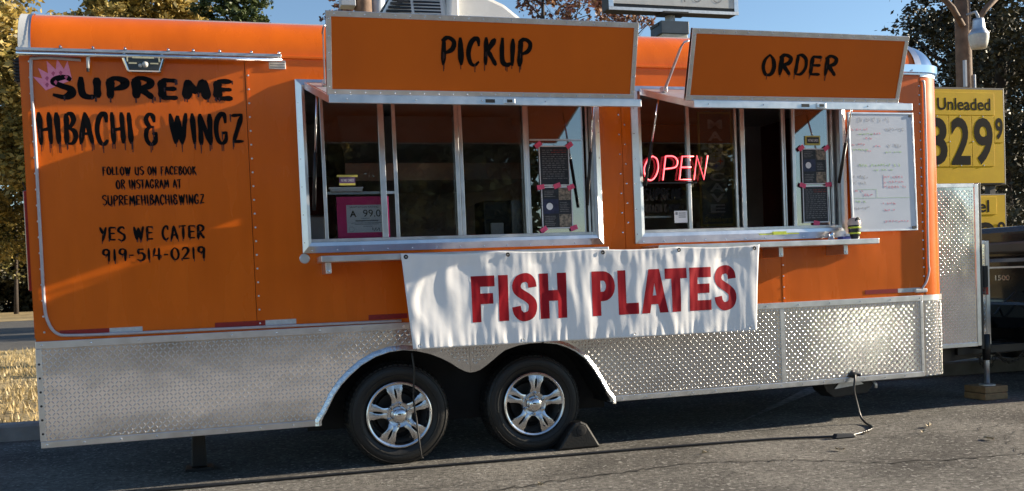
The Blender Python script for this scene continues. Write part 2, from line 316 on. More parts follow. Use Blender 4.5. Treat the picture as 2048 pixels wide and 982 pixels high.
# ------------------------------------------------------------------ brush lettering
def c(*p): return ('c', p)
def l(*p): return ('l', p)
G = {
 'S': (.58, [c((.56,.84),(.42,.98),(.18,.90),(.10,.72),(.30,.56),(.52,.42),(.54,.18),(.34,.03),(.04,.14))]),
 'U': (.62, [c((.10,1),(.09,.5),(.14,.14),(.32,.03),(.50,.10)), l((.54,.98),(.54,.0))]),
 'P': (.58, [l((.14,.98),(.12,.0)), c((.04,.86),(.30,.98),(.54,.84),(.48,.58),(.16,.42))]),
 'R': (.62, [l((.14,.98),(.12,.0)), c((.02,.84),(.28,.98),(.54,.84),(.48,.60),(.18,.50)), l((.22,.50),(.60,.02))]),
 'E': (.56, [l((.10,.95),(.09,.06)), l((.08,.94),(.54,.92)), l((.10,.52),(.52,.52)), l((.06,.08),(.54,.08))]),
 'M': (.76, [l((.08,.0),(.14,.96)), l((.12,.94),(.38,.30)), l((.38,.30),(.62,.98)), l((.62,.96),(.68,.0))]),
 'H': (.62, [l((.08,1),(.12,.0)), l((.50,1),(.54,.02)), l((.12,.44),(.56,.50))]),
 'I': (.26, [l((.10,1),(.16,.02))]),
 'B': (.56, [l((.16,.98),(.12,.02)), c((.10,.90),(.34,.98),(.46,.80),(.36,.62),(.18,.52)), c((.18,.54),(.46,.44),(.52,.24),(.36,.06),(.10,.06))]),
 'A': (.62, [l((.30,1),(.06,.0)), l((.30,.98),(.58,.0)), l((.14,.32),(.56,.36))]),
 'C': (.56, [c((.50,.70),(.46,.92),(.34,.98),(.16,.80),(.07,.46),(.16,.12),(.34,.02),(.52,.16))]),
 '&': (.62, [c((.46,.72),(.40,.92),(.24,.98),(.10,.82),(.20,.62),(.40,.56)), c((.32,.60),(.10,.46),(.08,.20),(.24,.03),(.44,.10),(.54,.36)), l((.34,.36),(.58,.38))]),
 'W': (.86, [l((.06,.98),(.26,.02)), l((.26,.04),(.40,.92)), l((.40,.90),(.56,.0)), l((.56,.04),(.78,1))]),
 'N': (.64, [l((.10,.0),(.10,1)), l((.10,.98),(.52,.02)), l((.54,1),(.53,.0))]),
 'G': (.64, [c((.52,.68),(.48,.92),(.34,.98),(.14,.78),(.07,.44),(.16,.12),(.34,.03),(.50,.14),(.54,.36)), l((.32,.36),(.60,.38))]),
 'Z': (.64, [l((.06,.92),(.60,.96)), l((.56,.94),(.12,.08)), l((.08,.08),(.60,.10))]),
 'F': (.52, [l((.12,.96),(.10,.0)), l((.08,.94),(.50,.94)), l((.10,.54),(.44,.54))]),
 'O': (.62, [c((.32,1),(.12,.74),(.07,.40),(.18,.08),(.34,.01),(.50,.12),(.56,.42),(.48,.76),(.31,.99))]),
 'L': (.50, [l((.12,1),(.10,.06)), l((.08,.06),(.50,.08))]),
 'K': (.58, [l((.12,1),(.11,.0)), l((.50,.96),(.14,.46)), l((.20,.52),(.56,.0))]),
 'T': (.56, [l((.04,.94),(.54,.96)), l((.30,.96),(.28,.0))]),
 'Y': (.56, [l((.04,1),(.28,.52)), l((.52,1),(.20,.0))]),
 'D': (.60, [l((.14,.98),(.10,.04)), c((.06,.94),(.30,.98),(.52,.76),(.54,.36),(.36,.06),(.08,.05))]),
 '9': (.54, [c((.46,.72),(.28,.54),(.10,.66),(.14,.92),(.32,.98),(.46,.84)), l((.46,.96),(.42,.0))]),
 '1': (.26, [l((.14,1),(.14,.0))]),
 '5': (.54, [l((.12,.94),(.48,.94)), l((.14,.94),(.12,.58)), c((.10,.58),(.34,.64),(.50,.44),(.44,.12),(.24,.03),(.04,.14))]),
 '4': (.56, [l((.16,1),(.06,.40)), l((.04,.40),(.54,.36)), l((.42,1),(.40,.0))]),
 '-': (.36, [l((.04,.46),(.32,.46))]),
 '0': (.56, [c((.28,.99),(.10,.74),(.07,.36),(.20,.06),(.32,.02),(.46,.14),(.52,.46),(.44,.82),(.27,.98))]),
 '2': (.56, [c((.08,.76),(.20,.96),(.40,.94),(.48,.70),(.30,.36),(.08,.08)), l((.06,.08),(.54,.10))]),
}
def catmull(p, n=7):
    p = [Vector(q) for q in p]; q = [p[0]*2-p[1]] + p + [p[-1]*2-p[-2]]; out = []
    for i in range(1, len(q)-2):
        for k in range(n):
            t = k/n; a, b, c_, d = q[i-1], q[i], q[i+1], q[i+2]
            out.append(0.5*((2*b) + (c_-a)*t + (2*a-5*b+4*c_-d)*t*t + (3*b-a-3*c_+d)*t**3))
    out.append(p[-1]); return out
def brush(mb, md, text, x0, x1, z0, z1, y, wt, drip=1.0, seed=1, tf=None, gap=0.10, space=0.42, nx=1.15):
    rnd = random.Random(seed); tot = 0; lay = []
    for ch in text:
        if ch == ' ': tot += space; continue
        lay.append((ch, tot)); tot += G[ch][0] + gap
    tot -= gap; sx = (x1-x0)/tot; h = z1-z0; k = 0
    tf = tf or (lambda p: p)
    for ch, off in lay:
        jz = rnd.uniform(-.02, .02)*h; lows = []
        for kind, pts in G[ch][1]:
            P = [Vector((x0+(off+p[0])*sx, z0+jz+p[1]*h)) for p in pts]
            P = catmull(P) if kind == 'c' else [P[0].lerp(P[-1], t/9) for t in range(10)]
            vs = []; n = len(P); w0 = wt*rnd.uniform(.9, 1.12); ph = rnd.uniform(0, 9)
            for i, p in enumerate(P):
                t = (P[min(i+1, n-1)]-P[max(i-1, 0)]).normalized(); nn = Vector((-t.y, t.x))
                u = i/(n-1); e = min(1.0, 0.45 + 3.2*min(u, 1-u))
                wv = w0*e*(1 + .12*math.sin(ph+u*7))*0.5*(0.62 + 0.38*abs(nn.x)*nx)
                vs += [p+nn*wv, p-nn*wv]
            k += 1; yy = y - 0.0004*(k % 4)
            mb.add([tf((v.x, yy, v.y)) for v in vs], [(2*i, 2*i+1, 2*i+3, 2*i+2) for i in range(n-1)])
            lows.append(min(P, key=lambda q: q.y))
        for q in lows:
            if drip <= 0: continue
            for rep in range(2):
                if rnd.random() < 0.72:
                    ln = h*rnd.uniform(.08, .26)*drip; dw = max(wt*.11, 0.0022); dx = q.x + rnd.uniform(-.3, .3)*wt; k += 1; yy = y - 0.0004*(k % 4) - .0002
                    zt = q.y + .05*h; zb = q.y - ln
                    V = [(dx-dw, yy, zt), (dx+dw, yy, zt), (dx+dw*.7, yy, zb+dw), (dx+dw*1.1, yy, zb), (dx, yy, zb-dw*1.5), (dx-dw*1.1, yy, zb), (dx-dw*.7, yy, zb+dw)]
                    md.add([tf(v) for v in V], [(0, 6, 5, 4, 3, 2, 1)])

# ================================================================== GROUND
def sheet(name, pts, z, m, label=None):
    mb = MB(); mb.add([(x, y, z) for x, y in pts], [tuple(range(len(pts)))])
    o = mb.build(name, m, kind='structure'); 
    if label: o['label'] = label
    return o
def kerb_y(x): return 2.42 - 0.075*(x+1.5)
sheet('ground', [(-900, -900), (900, -900), (900, 1500), (-900, 1500)], -0.06, M['drygrass'])
sheet('parking_lot', [(-60, -60), (60, -60), (60, kerb_y(60)), (-60, kerb_y(-60))], 0.0, M['asphalt'])
kb = MB(); n = 44
pr = [(0.0, -0.05), (0.012, 0.105), (0.03, 0.125), (0.14, 0.13), (0.15, 0.12), (0.15, -0.05)]
xs = [-40 + i*1.9 for i in range(n)]
for i in range(n-1):
    a, b = xs[i], xs[i+1]-0.012
    vs = [(a, kerb_y(a)+p[0], p[1]) for p in pr] + [(b, kerb_y(b)+p[0], p[1]) for p in pr]; q = len(pr)
    kb.add(vs, [tuple(range(q)), tuple(range(2*q-1, q-1, -1))] + [(j, q+j, q+(j+1) % q, (j+1) % q) for j in range(q)])
kb.build('kerb', M['concrete'], kind='structure')
# verge of dry lawn behind the kerb, gently uneven
vg = MB(); NX, NY = 120, 40
vv = []
for i in range(NX+1):
    for j in range(NY+1):
        x = -50 + i*100/NX; y = kerb_y(x)+0.14 + (15.0-kerb_y(x))*(j/NY)**1.3
        vv.append((x, y, 0.10 + (0.05*noise.noise((x*.5, y*.5, 0)) + .02*noise.noise((x*2, y*2, 3)))*min(1, j/3)))
vg.add(vv, [(i*(NY+1)+j, (i+1)*(NY+1)+j, (i+1)*(NY+1)+j+1, i*(NY+1)+j+1) for i in range(NX) for j in range(NY)])
vg.build('lawn', M['drygrass'], kind='structure', smooth=True)
sheet('road', [(-300, 14.6), (300, 14.6), (300, 41.5), (-300, 41.5)], 0.06, M['road'])
sheet('road_edge_line', [(-300, 40.6), (300, 40.6), (300, 41.1), (-300, 41.1)], 0.066, M['line'])
sheet('field', [(-300, 41.5), (300, 41.5), (300, 400), (-300, 400)], 0.075, M['drygrass'])
sheet('reflection_pad', [(-14, -7.2), (2.6, -7.2), (2.2, -3.0), (-14, -2.7)], 0.004, M['reflect_pad'])  # unseen pale ground, added so the left skirt has something bright to reflect
sheet('parking_line', [(3.36, 0.24), (3.50, 0.36), (5.16, 1.72), (5.02, 1.80)], 0.004, M['line'])
def crack(pts, w, seed):
    rnd = random.Random(seed); P = []
    for a, b in zip(pts[:-1], pts[1:]):
        for k in range(14):
            t = k/14; P.append((a[0]+(b[0]-a[0])*t + rnd.uniform(-.018, .018), a[1]+(b[1]-a[1])*t + rnd.uniform(-.03, .03)))
    P.append(pts[-1]); mb = MB(); vs = []
    for i, p in enumerate(P):
        ww = w*rnd.uniform(.3, 1.3); vs += [(p[0], p[1]-ww, .004), (p[0], p[1]+ww, .004)]
    mb.add(vs, [(2*i, 2*i+2, 2*i+3, 2*i+1) for i in range(len(P)-1)])
    mb.build('pavement_crack', M['crack'], kind='structure')
crack([(1.3, -.95), (1.95, -.84), (2.55, -.80), (3.07, -1.0), (3.46, -1.3), (4.2, -1.42), (5.6, -1.1)], .010, 1)
crack([(2.3, -.30), (2.55, -.62), (2.75, -.86)], .005, 2)
crack([(3.55, -1.32), (3.75, -1.62), (3.9, -2.1)], .006, 3)
crack([(4.2, -1.42), (4.6, -.9), (5.5, -.6)], .005, 4)
crack([(.2, -.62), (.9, -.75), (1.5, -.72)], .004, 5)
crack([(3.2, -.4), (3.6, -.62), (4.4, -.7), (5.3, -.55)], .004, 6)

def blades(name, m, count, area, h0, h1, w, flat=0.0, seed=1, zf=lambda x, y: 0.1):
    rs = np.random.RandomState(seed); x0, x1, y0, y1 = area
    x = rs.uniform(x0, x1, count); y = y0 + (y1-y0)*rs.uniform(0, 1, count)**1.2
    keep = np.array([noise.noise((a*1.1, b*1.1, 7)) > -0.25 or rs.rand() < .3 for a, b in zip(x, y)]); x = x[keep]; y = y[keep]; count = len(x)
    h = rs.uniform(h0, h1, count); a = rs.uniform(0, 6.283, count); t = rs.uniform(.1, 1.0, count)*(1 if flat == 0 else 3)
    z = np.array([zf(p, q) for p, q in zip(x, y)])
    dx, dy = np.cos(a), np.sin(a)
    v = np.zeros((count, 3, 3))
    v[:, 0] = np.stack([x-dy*w, y+dx*w, z], 1); v[:, 1] = np.stack([x+dy*w, y-dx*w, z], 1)
    v[:, 2] = np.stack([x+dx*h*t, y+dy*h*t, z+h], 1)
    me = bpy.data.meshes.new(name); me.from_pydata(v.reshape(-1, 3).tolist(), [], np.arange(count*3).reshape(-1, 3).tolist())
    o = link(name, me, m); o['kind'] = 'stuff'; o['label'] = 'dry straw-coloured grass growing behind the kerb'
    return o
blades('grass', M['grass_blade'], 26000, (-7.5, 0.5, 2.5, 14.3), .03, .09, .010, seed=2, zf=lambda x, y: .095)
g2 = blades('grass_tufts', M['grass_blade'], 9000, (5.0, 14.0, 1.9, 8.0), .03, .12, .010, seed=3, zf=lambda x, y: .095)
g2['label'] = 'dry grass and straw behind the kerb at the hitch end'
def litter(name, count, area, size, seed, zf, m):
    rs = np.random.RandomState(seed); vs = []; fs = []
    for i in range(count):
        x = rs.uniform(area[0], area[1]); y = rs.uniform(area[2], area[3]); a = rs.uniform(0, 6.28); s = size*rs.uniform(.6, 1.4); t = rs.uniform(-.6, .6)
        ca, sa = math.cos(a)*s, math.sin(a)*s; z = zf; o = len(vs)
        vs += [(x-ca, y-sa, z+.004), (x+sa*.5, y-ca*.5, z+.02+t*.02), (x+ca, y+sa, z+.012), (x-sa*.5, y+ca*.5, z+.02-t*.02)]; fs.append((o, o+1, o+2, o+3))
    me = bpy.data.meshes.new(name); me.from_pydata(vs, [], fs); o = link(name, me, m); o['kind'] = 'stuff'; return o
o = litter('leaf_litter', 1600, (6.0, 14.0, 2.1, 5.5), .05, 4, .10, M['litter']); o['label'] = 'dry fallen leaves covering the verge below the fuel price sign'

# ================================================================== TRAILER
X0, X1 = -0.93, 5.03
ZS, ZT, ZR = 0.845, 2.395, 2.635        # top of skirt, rail, roof
ZB = 0.278
T = thing('food_trailer', (2.0, 1.05, 0.0), 'long orange concession trailer with two open serving windows and a tread plate skirt', 'food trailer')
WIN = [(0.541, 2.309, 1.330, 2.220), (2.635, 4.112, 1.332, 2.220)]
def wall(name, x0, x1):
    xs = sorted({x0, x1, *[w for q in WIN for w in q[:2] if x0 < w < x1]}); zs = [ZS, 1.331, 2.22, ZT]
    mb = MB()
    for a, b in zip(xs[:-1], xs[1:]):
        for c0, c1 in zip(zs[:-1], zs[1:]):
            mx, mz = (a+b)/2, (c0+c1)/2
            if any(w[0] < mx < w[1] and w[2] < mz < w[3] for w in WIN): continue
            mb.box(a, 0.0, c0, b, 0.035, c1)
    bm = None
    o = mb.build(name, M['orange'], T); return o
seams = [X0, 0.222, 2.5155, 3.640, 4.790]
for a, b in zip(seams[:-1], seams[1:]): wall('side_panel', a+0.0015, b-0.0015)
# cover strips behind the seams so no gap shows
for s in seams[1:]:
    if s == 3.640:
        MB().box(s-.02, .0355, ZS, s+.02, .05, 1.329).box(s-.02, .0355, 2.222, s+.02, .05, ZT).build('seam_strip', M['black'], T)
    else: MB().box(s-.02, .0355, ZS, s+.02, .05, ZT).build('seam_strip', M['black'], T)
# rounded front corner
RC = 0.21
arc = [(X1-RC+RC*math.sin(t*math.pi/2/10), RC-RC*math.cos(t*math.pi/2/10)) for t in range(11)]
mb = MB(); pts = [(4.7915, 0.0)] + arc
vs = [(x, y, z) for x, y in pts for z in (ZS, ZT)]
mb.add(vs, [(2*i, 2*i+2, 2*i+3, 2*i+1) for i in range(len(pts)-1)])
mb.build('front_corner', M['orange'], T, smooth=True)
TW = 2.12
MB().add([(X1, RC, ZS), (X1, TW-RC, ZS), (X1, TW-RC, ZT+.02), (X1, RC, ZT+.02)], [(0, 1, 2, 3)]).build('front_wall', M['orange'], T)
p = [(X1-.22+.22*math.cos(t*math.pi/16), ZT+.02+.22*math.sin(t*math.pi/16)) for t in range(9)]
MB().add([(a, y, b) for a, b in p for y in (.20, TW-.20)], [(2*i, 2*i+1, 2*i+3, 2*i+2) for i in range(8)]).build('front_cove', M['chrome'], T, smooth=True)
MB().box(X0, TW-.035, ZB, X1-.20, TW, ZT).build('far_wall', M['orange'], T)
# rear wall with doors and a tail lamp sticking out past it
MB().box(X0-.004, .002, ZS+.02, X0+.02, TW-.036, ZT).build('rear_wall', M['orange'], T)
tl = MB().box(X0-.030, .05, 1.12, X0-.006, .14, 1.66).build('tail_light', M['taillight'], T, bev=.006)
lv = MB()
for k in range(7): lv.box(X0-.05, .10, 2.255+.018*k, X0-.006, .42, 2.265+.018*k)
lv.box(X0-.04, .11, 2.25, X0-.007, .41, 2.385); lv.build('rear_vent', M['black'], T)
MB().box(X0-.012, .04, .50, X0, .12, .58).build('rear_marker', M['taillight'], T)
# roof cove
RR = 0.235
def cove(x0, x1, y, off=0.0):
    mb = MB(); n = 14
    p = [(RR-(RR+off)*math.cos(t*math.pi/2/n), ZT+.008+(RR+off)*math.sin(t*math.pi/2/n)) for t in range(n+1)]
    vs = [(x, a, b) for a, b in p for x in (x0, x1)]
    return mb.add(vs, [(2*i, 2*i+1, 2*i+3, 2*i+2) for i in range(n)])
for a, b in ((X0+.045, 1.20), (1.201, 3.40), (3.401, 4.765)): cove(a, b, 0).build('roof_cove', M['orange'], T, smooth=True)
MB().box(X0, RR-.002, ZR+.001, 4.815, TW-RR, ZR+.016).build('roof', M['roof'], T)
MB().box(X0+.02, RR, ZT+.03, 4.79, TW-RR, ZR).build('roof_core', M['int_wall'], T)
cb = cove(0, 1, 0); 
far = MB(); n = 8
p = [(TW-RR+RR*math.cos(t*math.pi/2/n), ZT+.008+RR*math.sin(t*math.pi/2/n)) for t in range(n+1)]
far.add([(x, a, b) for a, b in p for x in (X0+.04, 4.80)], [(2*i, 2*i+2, 2*i+3, 2*i+1) for i in range(n)]).build('far_cove', M['orange'], T, smooth=True)
# rear end trim of the cove
tb = cove(X0-.004, X0+.045, 0, .006); tb.build('rear_trim', M['white_plastic'], T, smooth=True)
p = [(RR-(RR+.006)*math.cos(t*math.pi/2/10), ZT+.008+(RR+.006)*math.sin(t*math.pi/2/10)) for t in range(11)]
MB().add([(X0-.005, a, b) for a, b in p]+[(X0-.005, RR, ZT+.008)], [tuple(range(12))]).build('rear_trim_face', M['alum'], T)
cove(X0+.046, X0+.058, 0, .010).build('rear_trim_edge', M['alum'], T, smooth=True)
# chrome corner cap: quarter of a rounded corner, plus band
mb = MB(); n = 10; vs = []
for i in range(n+1):
    a = i*math.pi/2/n
    for j in range(n+1):
        b = j*math.pi/2/n
        cx, cy = 4.815, 0.21; r = 0.215
        hx = r*math.sin(b); hy = r*math.cos(b)
        vs.append((cx + hx*math.cos(a), cy - hy*math.cos(a) , ZT+.006+RR*math.sin(a)*.98))
mb.add(vs, [(i*(n+1)+j, i*(n+1)+j+1, (i+1)*(n+1)+j+1, (i+1)*(n+1)+j) for i in range(n) for j in range(n)])
mb.build('corner_cap', M['chrome'], T, smooth=True)
cove(4.760, 4.812, 0, .008).build('cove_band', M['alum'], T, smooth=True)
# rails under the cove
rl = MB().box(X0-.006, -.062, ZT-.012, .425, .0, ZT+.006); rl.build('drip_rail', M['alum_dull'], T, bev=.004)
MB().tube([(X0-.006, -.056, ZT-.026), (.425, -.056, ZT-.026)], .011, 8).build('rail_lip', M['chrome'], T, smooth=True)
MB().box(.427, -.012, ZT-.006, 4.56, .0, ZT+.010).build('cove_trim', M['orange'], T, bev=.003)
MB().box(4.562, -.016, ZT-.010, 4.79, .0, ZT+.008).build('front_rail', M['alum'], T, bev=.003)
capt = MB()
pp = [(4.62, -.022)] + [(X1-RC+(RC+.022)*math.sin(t*math.pi/2/8), RC-(RC+.022)*math.cos(t*math.pi/2/8)) for t in range(9)]
capt.add([(x, y, z) for x, y in pp for z in (ZT+.010, ZT+.062)], [(2*i, 2*i+2, 2*i+3, 2*i+1) for i in range(9)]+[]).build('corner_band', M['chrome'], T, smooth=True)
MB().add([(x, y, z) for x, y in [(4.793, -.004)]+[(X1-RC+(RC+.004)*math.sin(t*math.pi/2/8), RC-(RC+.004)*math.cos(t*math.pi/2/8)) for t in range(9)] for z in (ZT-.018, ZT+.010)], [(2*i, 2*i+2, 2*i+3, 2*i+1) for i in range(9)]).build('corner_lip', M['alum'], T, smooth=True)
sc = MB()
for x in (-.72, -.56, -.40, -.18, -.05, .09, .26, .41, 4.675):
    sc.dome((x, -.060, ZT+.006), .011, (0, 0, 1)).dome((x, -.070, ZT+.012), .008, (0, -1, .6))
sc.build('rail_screws', M['chrome'], T, kind='stuff')
# rivets
def rivets(pts, name='rivets', m='chrome', r=.0072, parent=None, d=(0, -1, 0)):
    mb = MB()
    for p in pts: mb.dome(p, r, d)
    return mb.build(name, M[m], parent or T, kind='stuff')
rivets([(.222+.016, -.0, ZS+.04+i*.078) for i in range(19)], m='alum')
rivets([(2.5155+(.022 if i % 2 else -.018), 0, ZS+.50+i*.062) for i in range(18)], m='chrome')
rivets([(3.640+.014, 0, ZS+.03+i*.074) for i in range(5)], m='chrome')
rivets([(X0+.045, 0, ZS+.05+i*.085) for i in range(18)], m='alum')
rivets([(4.785, 0, ZS+.07+i*.0635) for i in range(23)], m='chrome', r=.0082)
for s in seams[1:]:
    MB().box(s-.004+.011, -.0015, ZS+.001, s+.0185, .0, ZT-.02 if s in (.222, 4.79) else 1.27).build('seam_lap', M['orange'], T)
# light strips along the edges
def strip(pts, name='light_strip', r=.0085):
    P = catmull([(p[0], p[1]) for p in pts], 8)
    MB().tube([(p.x, -.010, p.y) for p in P], r, 6).build(name, M['white_seal'], T, smooth=True)
strip([(-.63, 2.352), (-.84, 2.356), (-.876, 2.30), (-.876, 1.9), (-.876, 1.4), (-.876, 1.06), (-.862, .95), (-.82, .885), (-.74, .872), (-.5, .868), (-.1, .866), (.3, .863), (.7, .860), (1.05, .858)])
strip([(4.806, 2.350), (4.822, 2.31), (4.824, 2.0), (4.822, 1.5), (4.818, 1.10), (4.822, 1.02), (4.80, .945), (4.770, .905), (4.755, .885)])
MB().box(4.70, -.018, .866, 4.80, 0, .893).build('strip_connector', M['white_plastic'], T, bev=.006)
hk = MB().tube([(-.589, -.010, 2.365), (-.589, -.045, 2.362), (-.589, -.05, 2.34), (-.592, -.048, 2.295)], [.006, .010, .010, .007], 8).build('door_hook', M['white_plastic'], T, smooth=True)
MB().tube([(-.592, -.048, 2.30), (-.592, -.047, 2.282)], .008, 8).build('hook_tip', M['black'], hk)
# reflective tape
for x0, x1, m in ((-.810, -.562, 'tapered'), (-.560, -.391, 'tapew'), (-.008, .266, 'tapered'), (.268, .440, 'tapew'), (.858, 1.09, 'tapered'), (4.294, 4.562, 'tapered'), (4.564, 4.752, 'tapew')):
    MB().box(x0, -.0018, .872, x1, 0, .901).build('reflective_tape', M[m], T, label='red strip of reflective tape' if m == 'tapered' else 'silver strip of reflective tape')
# clearance vent tags
for x0, x1 in ((.356, .450), (2.50, 2.625)):
    vt = MB().box(x0, -.006, 2.328, x1, 0, 2.378).build('vent_plate', M['white_plastic'], T, bev=.003)
    sl_ = MB()
    for k in range(3): sl_.box(x0+.006, -.0085, 2.336+k*.014, x1-.006, -.0062, 2.343+k*.014)
    sl_.build('vent_slots', M['inkgrey'], vt)
MB().lathe([(.0, -.004), (.026, -.004), (.030, 0)], (.505, -.0, 1.245), 'y', 16).build('round_catch', M['alum'], T)

# flood light on the wall
FL = MB().prism([(-.424, 2.362), (-.398, 2.284), (-.222, 2.284), (-.196, 2.362), (-.204, 2.392), (-.416, 2.392)], 'y', -.055, -.001).build('flood_light', M['chrome'], T, bev=.010)
MB().prism([(-.408, 2.364), (-.386, 2.294), (-.234, 2.294), (-.212, 2.364), (-.22, 2.382), (-.40, 2.382)], 'y', -.062, -.056).build('lamp_face', M['lampbody'], FL, bev=.002)
ld = MB().box(-.365, -.066, 2.356, -.255, -.0625, 2.366).box(-.395, -.066, 2.338, -.388, -.0625, 2.362).box(-.232, -.066, 2.338, -.225, -.0625, 2.362)
ld.box(-.385, -.066, 2.326, -.345, -.0625, 2.333).box(-.275, -.066, 2.326, -.235, -.0625, 2.333); ld.build('led_strip', M['led'], FL)
MB().dome((-.302, -.0625, 2.324), .017, (0, -1, 0), 12, 1.1).dome((-.327, -.0625, 2.318), .011, (0, -1, 0), 10, 1).build('sensor_eye', M['lens'], FL, smooth=True)

# pink crown decal
def rot2(p, a, c0): 
    ca, sa = math.cos(a), math.sin(a); return (c0[0]+p[0]*ca-p[1]*sa, c0[1]+p[0]*sa+p[1]*ca)
cc = (-.765, 2.268); A = R(24)
cp = [(-.075, -.055), (.070, -.055), (.095, .045), (.058, .012), (.052, .075), (.020, .025), (0, .085), (-.024, .022), (-.056, .066), (-.062, .008), (-.100, .036)]
mb = MB(); q = [rot2(p, A, cc) for p in cp]
mb.add([(a, -.0022, b) for a, b in q], [tuple(range(len(q)))]); mb.build('crown_decal', M['crown'], T)
mk = MB()
for p in ((-.04, .0), (.0, .012), (.035, .0), (-.055, -.03), (.05, -.03), (-.01, -.035)):
    a = rot2(p, A, cc); 
    mk.add([(a[0]-.010, -.0030, a[1]), (a[0], -.0030, a[1]-.016), (a[0]+.009, -.0030, a[1]+.003), (a[0], -.0030, a[1]+.012)], [(0, 1, 2, 3)])
mk.build('crown_marks', M['crownmark'], T)

# lettering on the side
def words(text, x0, x1, z0, z1, wt, drip, seed, gap=.10, space=.42, tf=None, y=-.0025, parent=None, nx=1.15):
    a, b = MB(), MB(); brush(a, b, text, x0, x1, z0, z1, y, wt, drip, seed, tf, gap, space, nx)
    o = a.build('lettering', M['black_letter'], parent or T)
    if b.v: b.build('paint_drips', M['drip'], parent or T, kind='stuff')
    return o
words('SUPREME', -.785, .153, 2.150, 2.262, .040, .8, 11, .16, nx=1.3)
words('HIBACHI & WINGZ', -.862, .203, 1.898, 2.072, .0255, 1.0, 12, .10, .40)
words('FOLLOW US ON FACEBOOK', -.552, -.068, 1.735, 1.780, .0078, .5, 13, .12, .5)
words('OR INSTAGRAM AT', -.487, -.150, 1.660, 1.708, .0078, .5, 14, .12, .5)
words('SUPREMEHIBACHI&WINGZ', -.562, -.030, 1.570, 1.624, .0085, .5, 15, .10, .5)
words('YES WE CATER', -.584, -.040, 1.374, 1.452, .0135, .6, 16, .12, .55)
words('919-514-0219', -.578, -.040, 1.262, 1.330, .0125, .8, 17, .12)

# ------------------------------------------------------------------ tread plate skirt
ARCH = [(.547, .300), (.580, .345), (.636, .447), (.680, .505), (.734, .557), (.800, .610), (.885, .655), (.970, .678), (1.051, .684), (1.130, .674), (1.216, .650), (1.280, .622), (1.337, .590), (1.390, .552), (1.430, .530), (1.459, .522), (1.490, .524), (1.522, .534), (1.560, .557), (1.604, .588), (1.640, .615), (1.686, .645), (1.770, .668), (1.849, .677), (1.930, .675), (2.013, .664), (2.080, .640), (2.144, .605), (2.200, .560), (2.257, .483), (2.300, .410), (2.336, .340), (2.374, .290)]
def archz(x):
    if x <= ARCH[0][0] or x >= ARCH[-1][0]: return ZB
    for a, b in zip(ARCH[:-1], ARCH[1:]):
        if a[0] <= x <= b[0]: return a[1]+(b[1]-a[1])*(x-a[0])/(b[0]-a[0])
    return ZB
YP = -.006
def plate_panel(x0, x1, inset=0.0):
    mb = MB(); xs = [x0]
    xs += [a[0] for a in ARCH if x0 < a[0] < x1] + [x1]
    if x0 < .547 < x1: xs += [.5469]
    if x0 < 2.374 < x1: xs += [2.3741]
    xs = sorted(set(xs))
    vs = []
    for x in xs: vs += [(x, YP, archz(x)), (x, YP, ZS-.003), (x, .02, archz(x)), (x, .02, ZS-.003)]
    n = len(xs); fs = []
    for i in range(n-1):
        a = 4*i; b = a+4
        fs += [(a, b, b+1, a+1), (a+2, a+3, b+3, b+2), (a, a+2, b+2, b), (a+1, b+1, b+3, a+3)]
    fs += [(0, 1, 3, 2), (4*n-4, 4*n-2, 4*n-1, 4*n-3)]
    return mb.add(vs, fs).build('tread_plate', M['plate'], T)
def loz(mb, o, u, v, nrm, ang, L=.0112, Wd=.0035):
    ca, sa = math.cos(ang), math.sin(ang); d = u*ca + v*sa; e = v*ca - u*sa; vs = []
    for k, h in ((1.0, 0.0), (.80, .0010), (.66, .00147), (.575, .00164)):
        for a_, w_ in ((-1, 0), (-.55, -1), (.55, -1), (1, 0), (.55, 1), (-.55, 1)): vs.append(o + d*(L*a_*(1-(1-k)*.55)) + e*(Wd*w_*k) + nrm*h)
    vs += [o-d*L*.4+nrm*.0022, o+d*L*.4+nrm*.0022]
    ring = lambda q: [(q+j, q+(j+1) % 6, q+6+(j+1) % 6, q+6+j) for j in range(6)]
    mb.add(vs, ring(0) + ring(6) + ring(12) + [(18, 19, 24), (19, 20, 25, 24), (20, 21, 25), (21, 22, 25), (22, 23, 24, 25), (23, 18, 24)])
PT = .0215
def treads(x0, x1, z0, z1, test=None, parent=None):
    mb = MB(); u, v, nr = Vector((1, 0, 0)), Vector((0, 0, 1)), Vector((0, -1, 0))
    i0 = int(math.floor(x0/PT)); j0 = int(math.floor(z0/PT))
    for i in range(i0, int(x1/PT)+2):
        for j in range(j0, int(z1/PT)+2):
            x, z = i*PT, j*PT
            if not (x0 < x < x1 and z0 < z < z1): continue
            if test and not test(x, z): continue
            loz(mb, Vector((x, YP, z)), u, v, nr, R(45) if (i+j) % 2 else R(-45))
    o = mb.build('tread_bars', M['bar'], parent, kind='stuff'); return o
def okt(x, z): return z > archz(x)+.045 or (x < .50 or x > 2.42)
for a, b in ((X0, 1.459), (1.4605, 3.630), (3.6315, 4.762)):
    p = plate_panel(a, b)
    treads(a+.016, b-.012, .318, .803, okt, p)
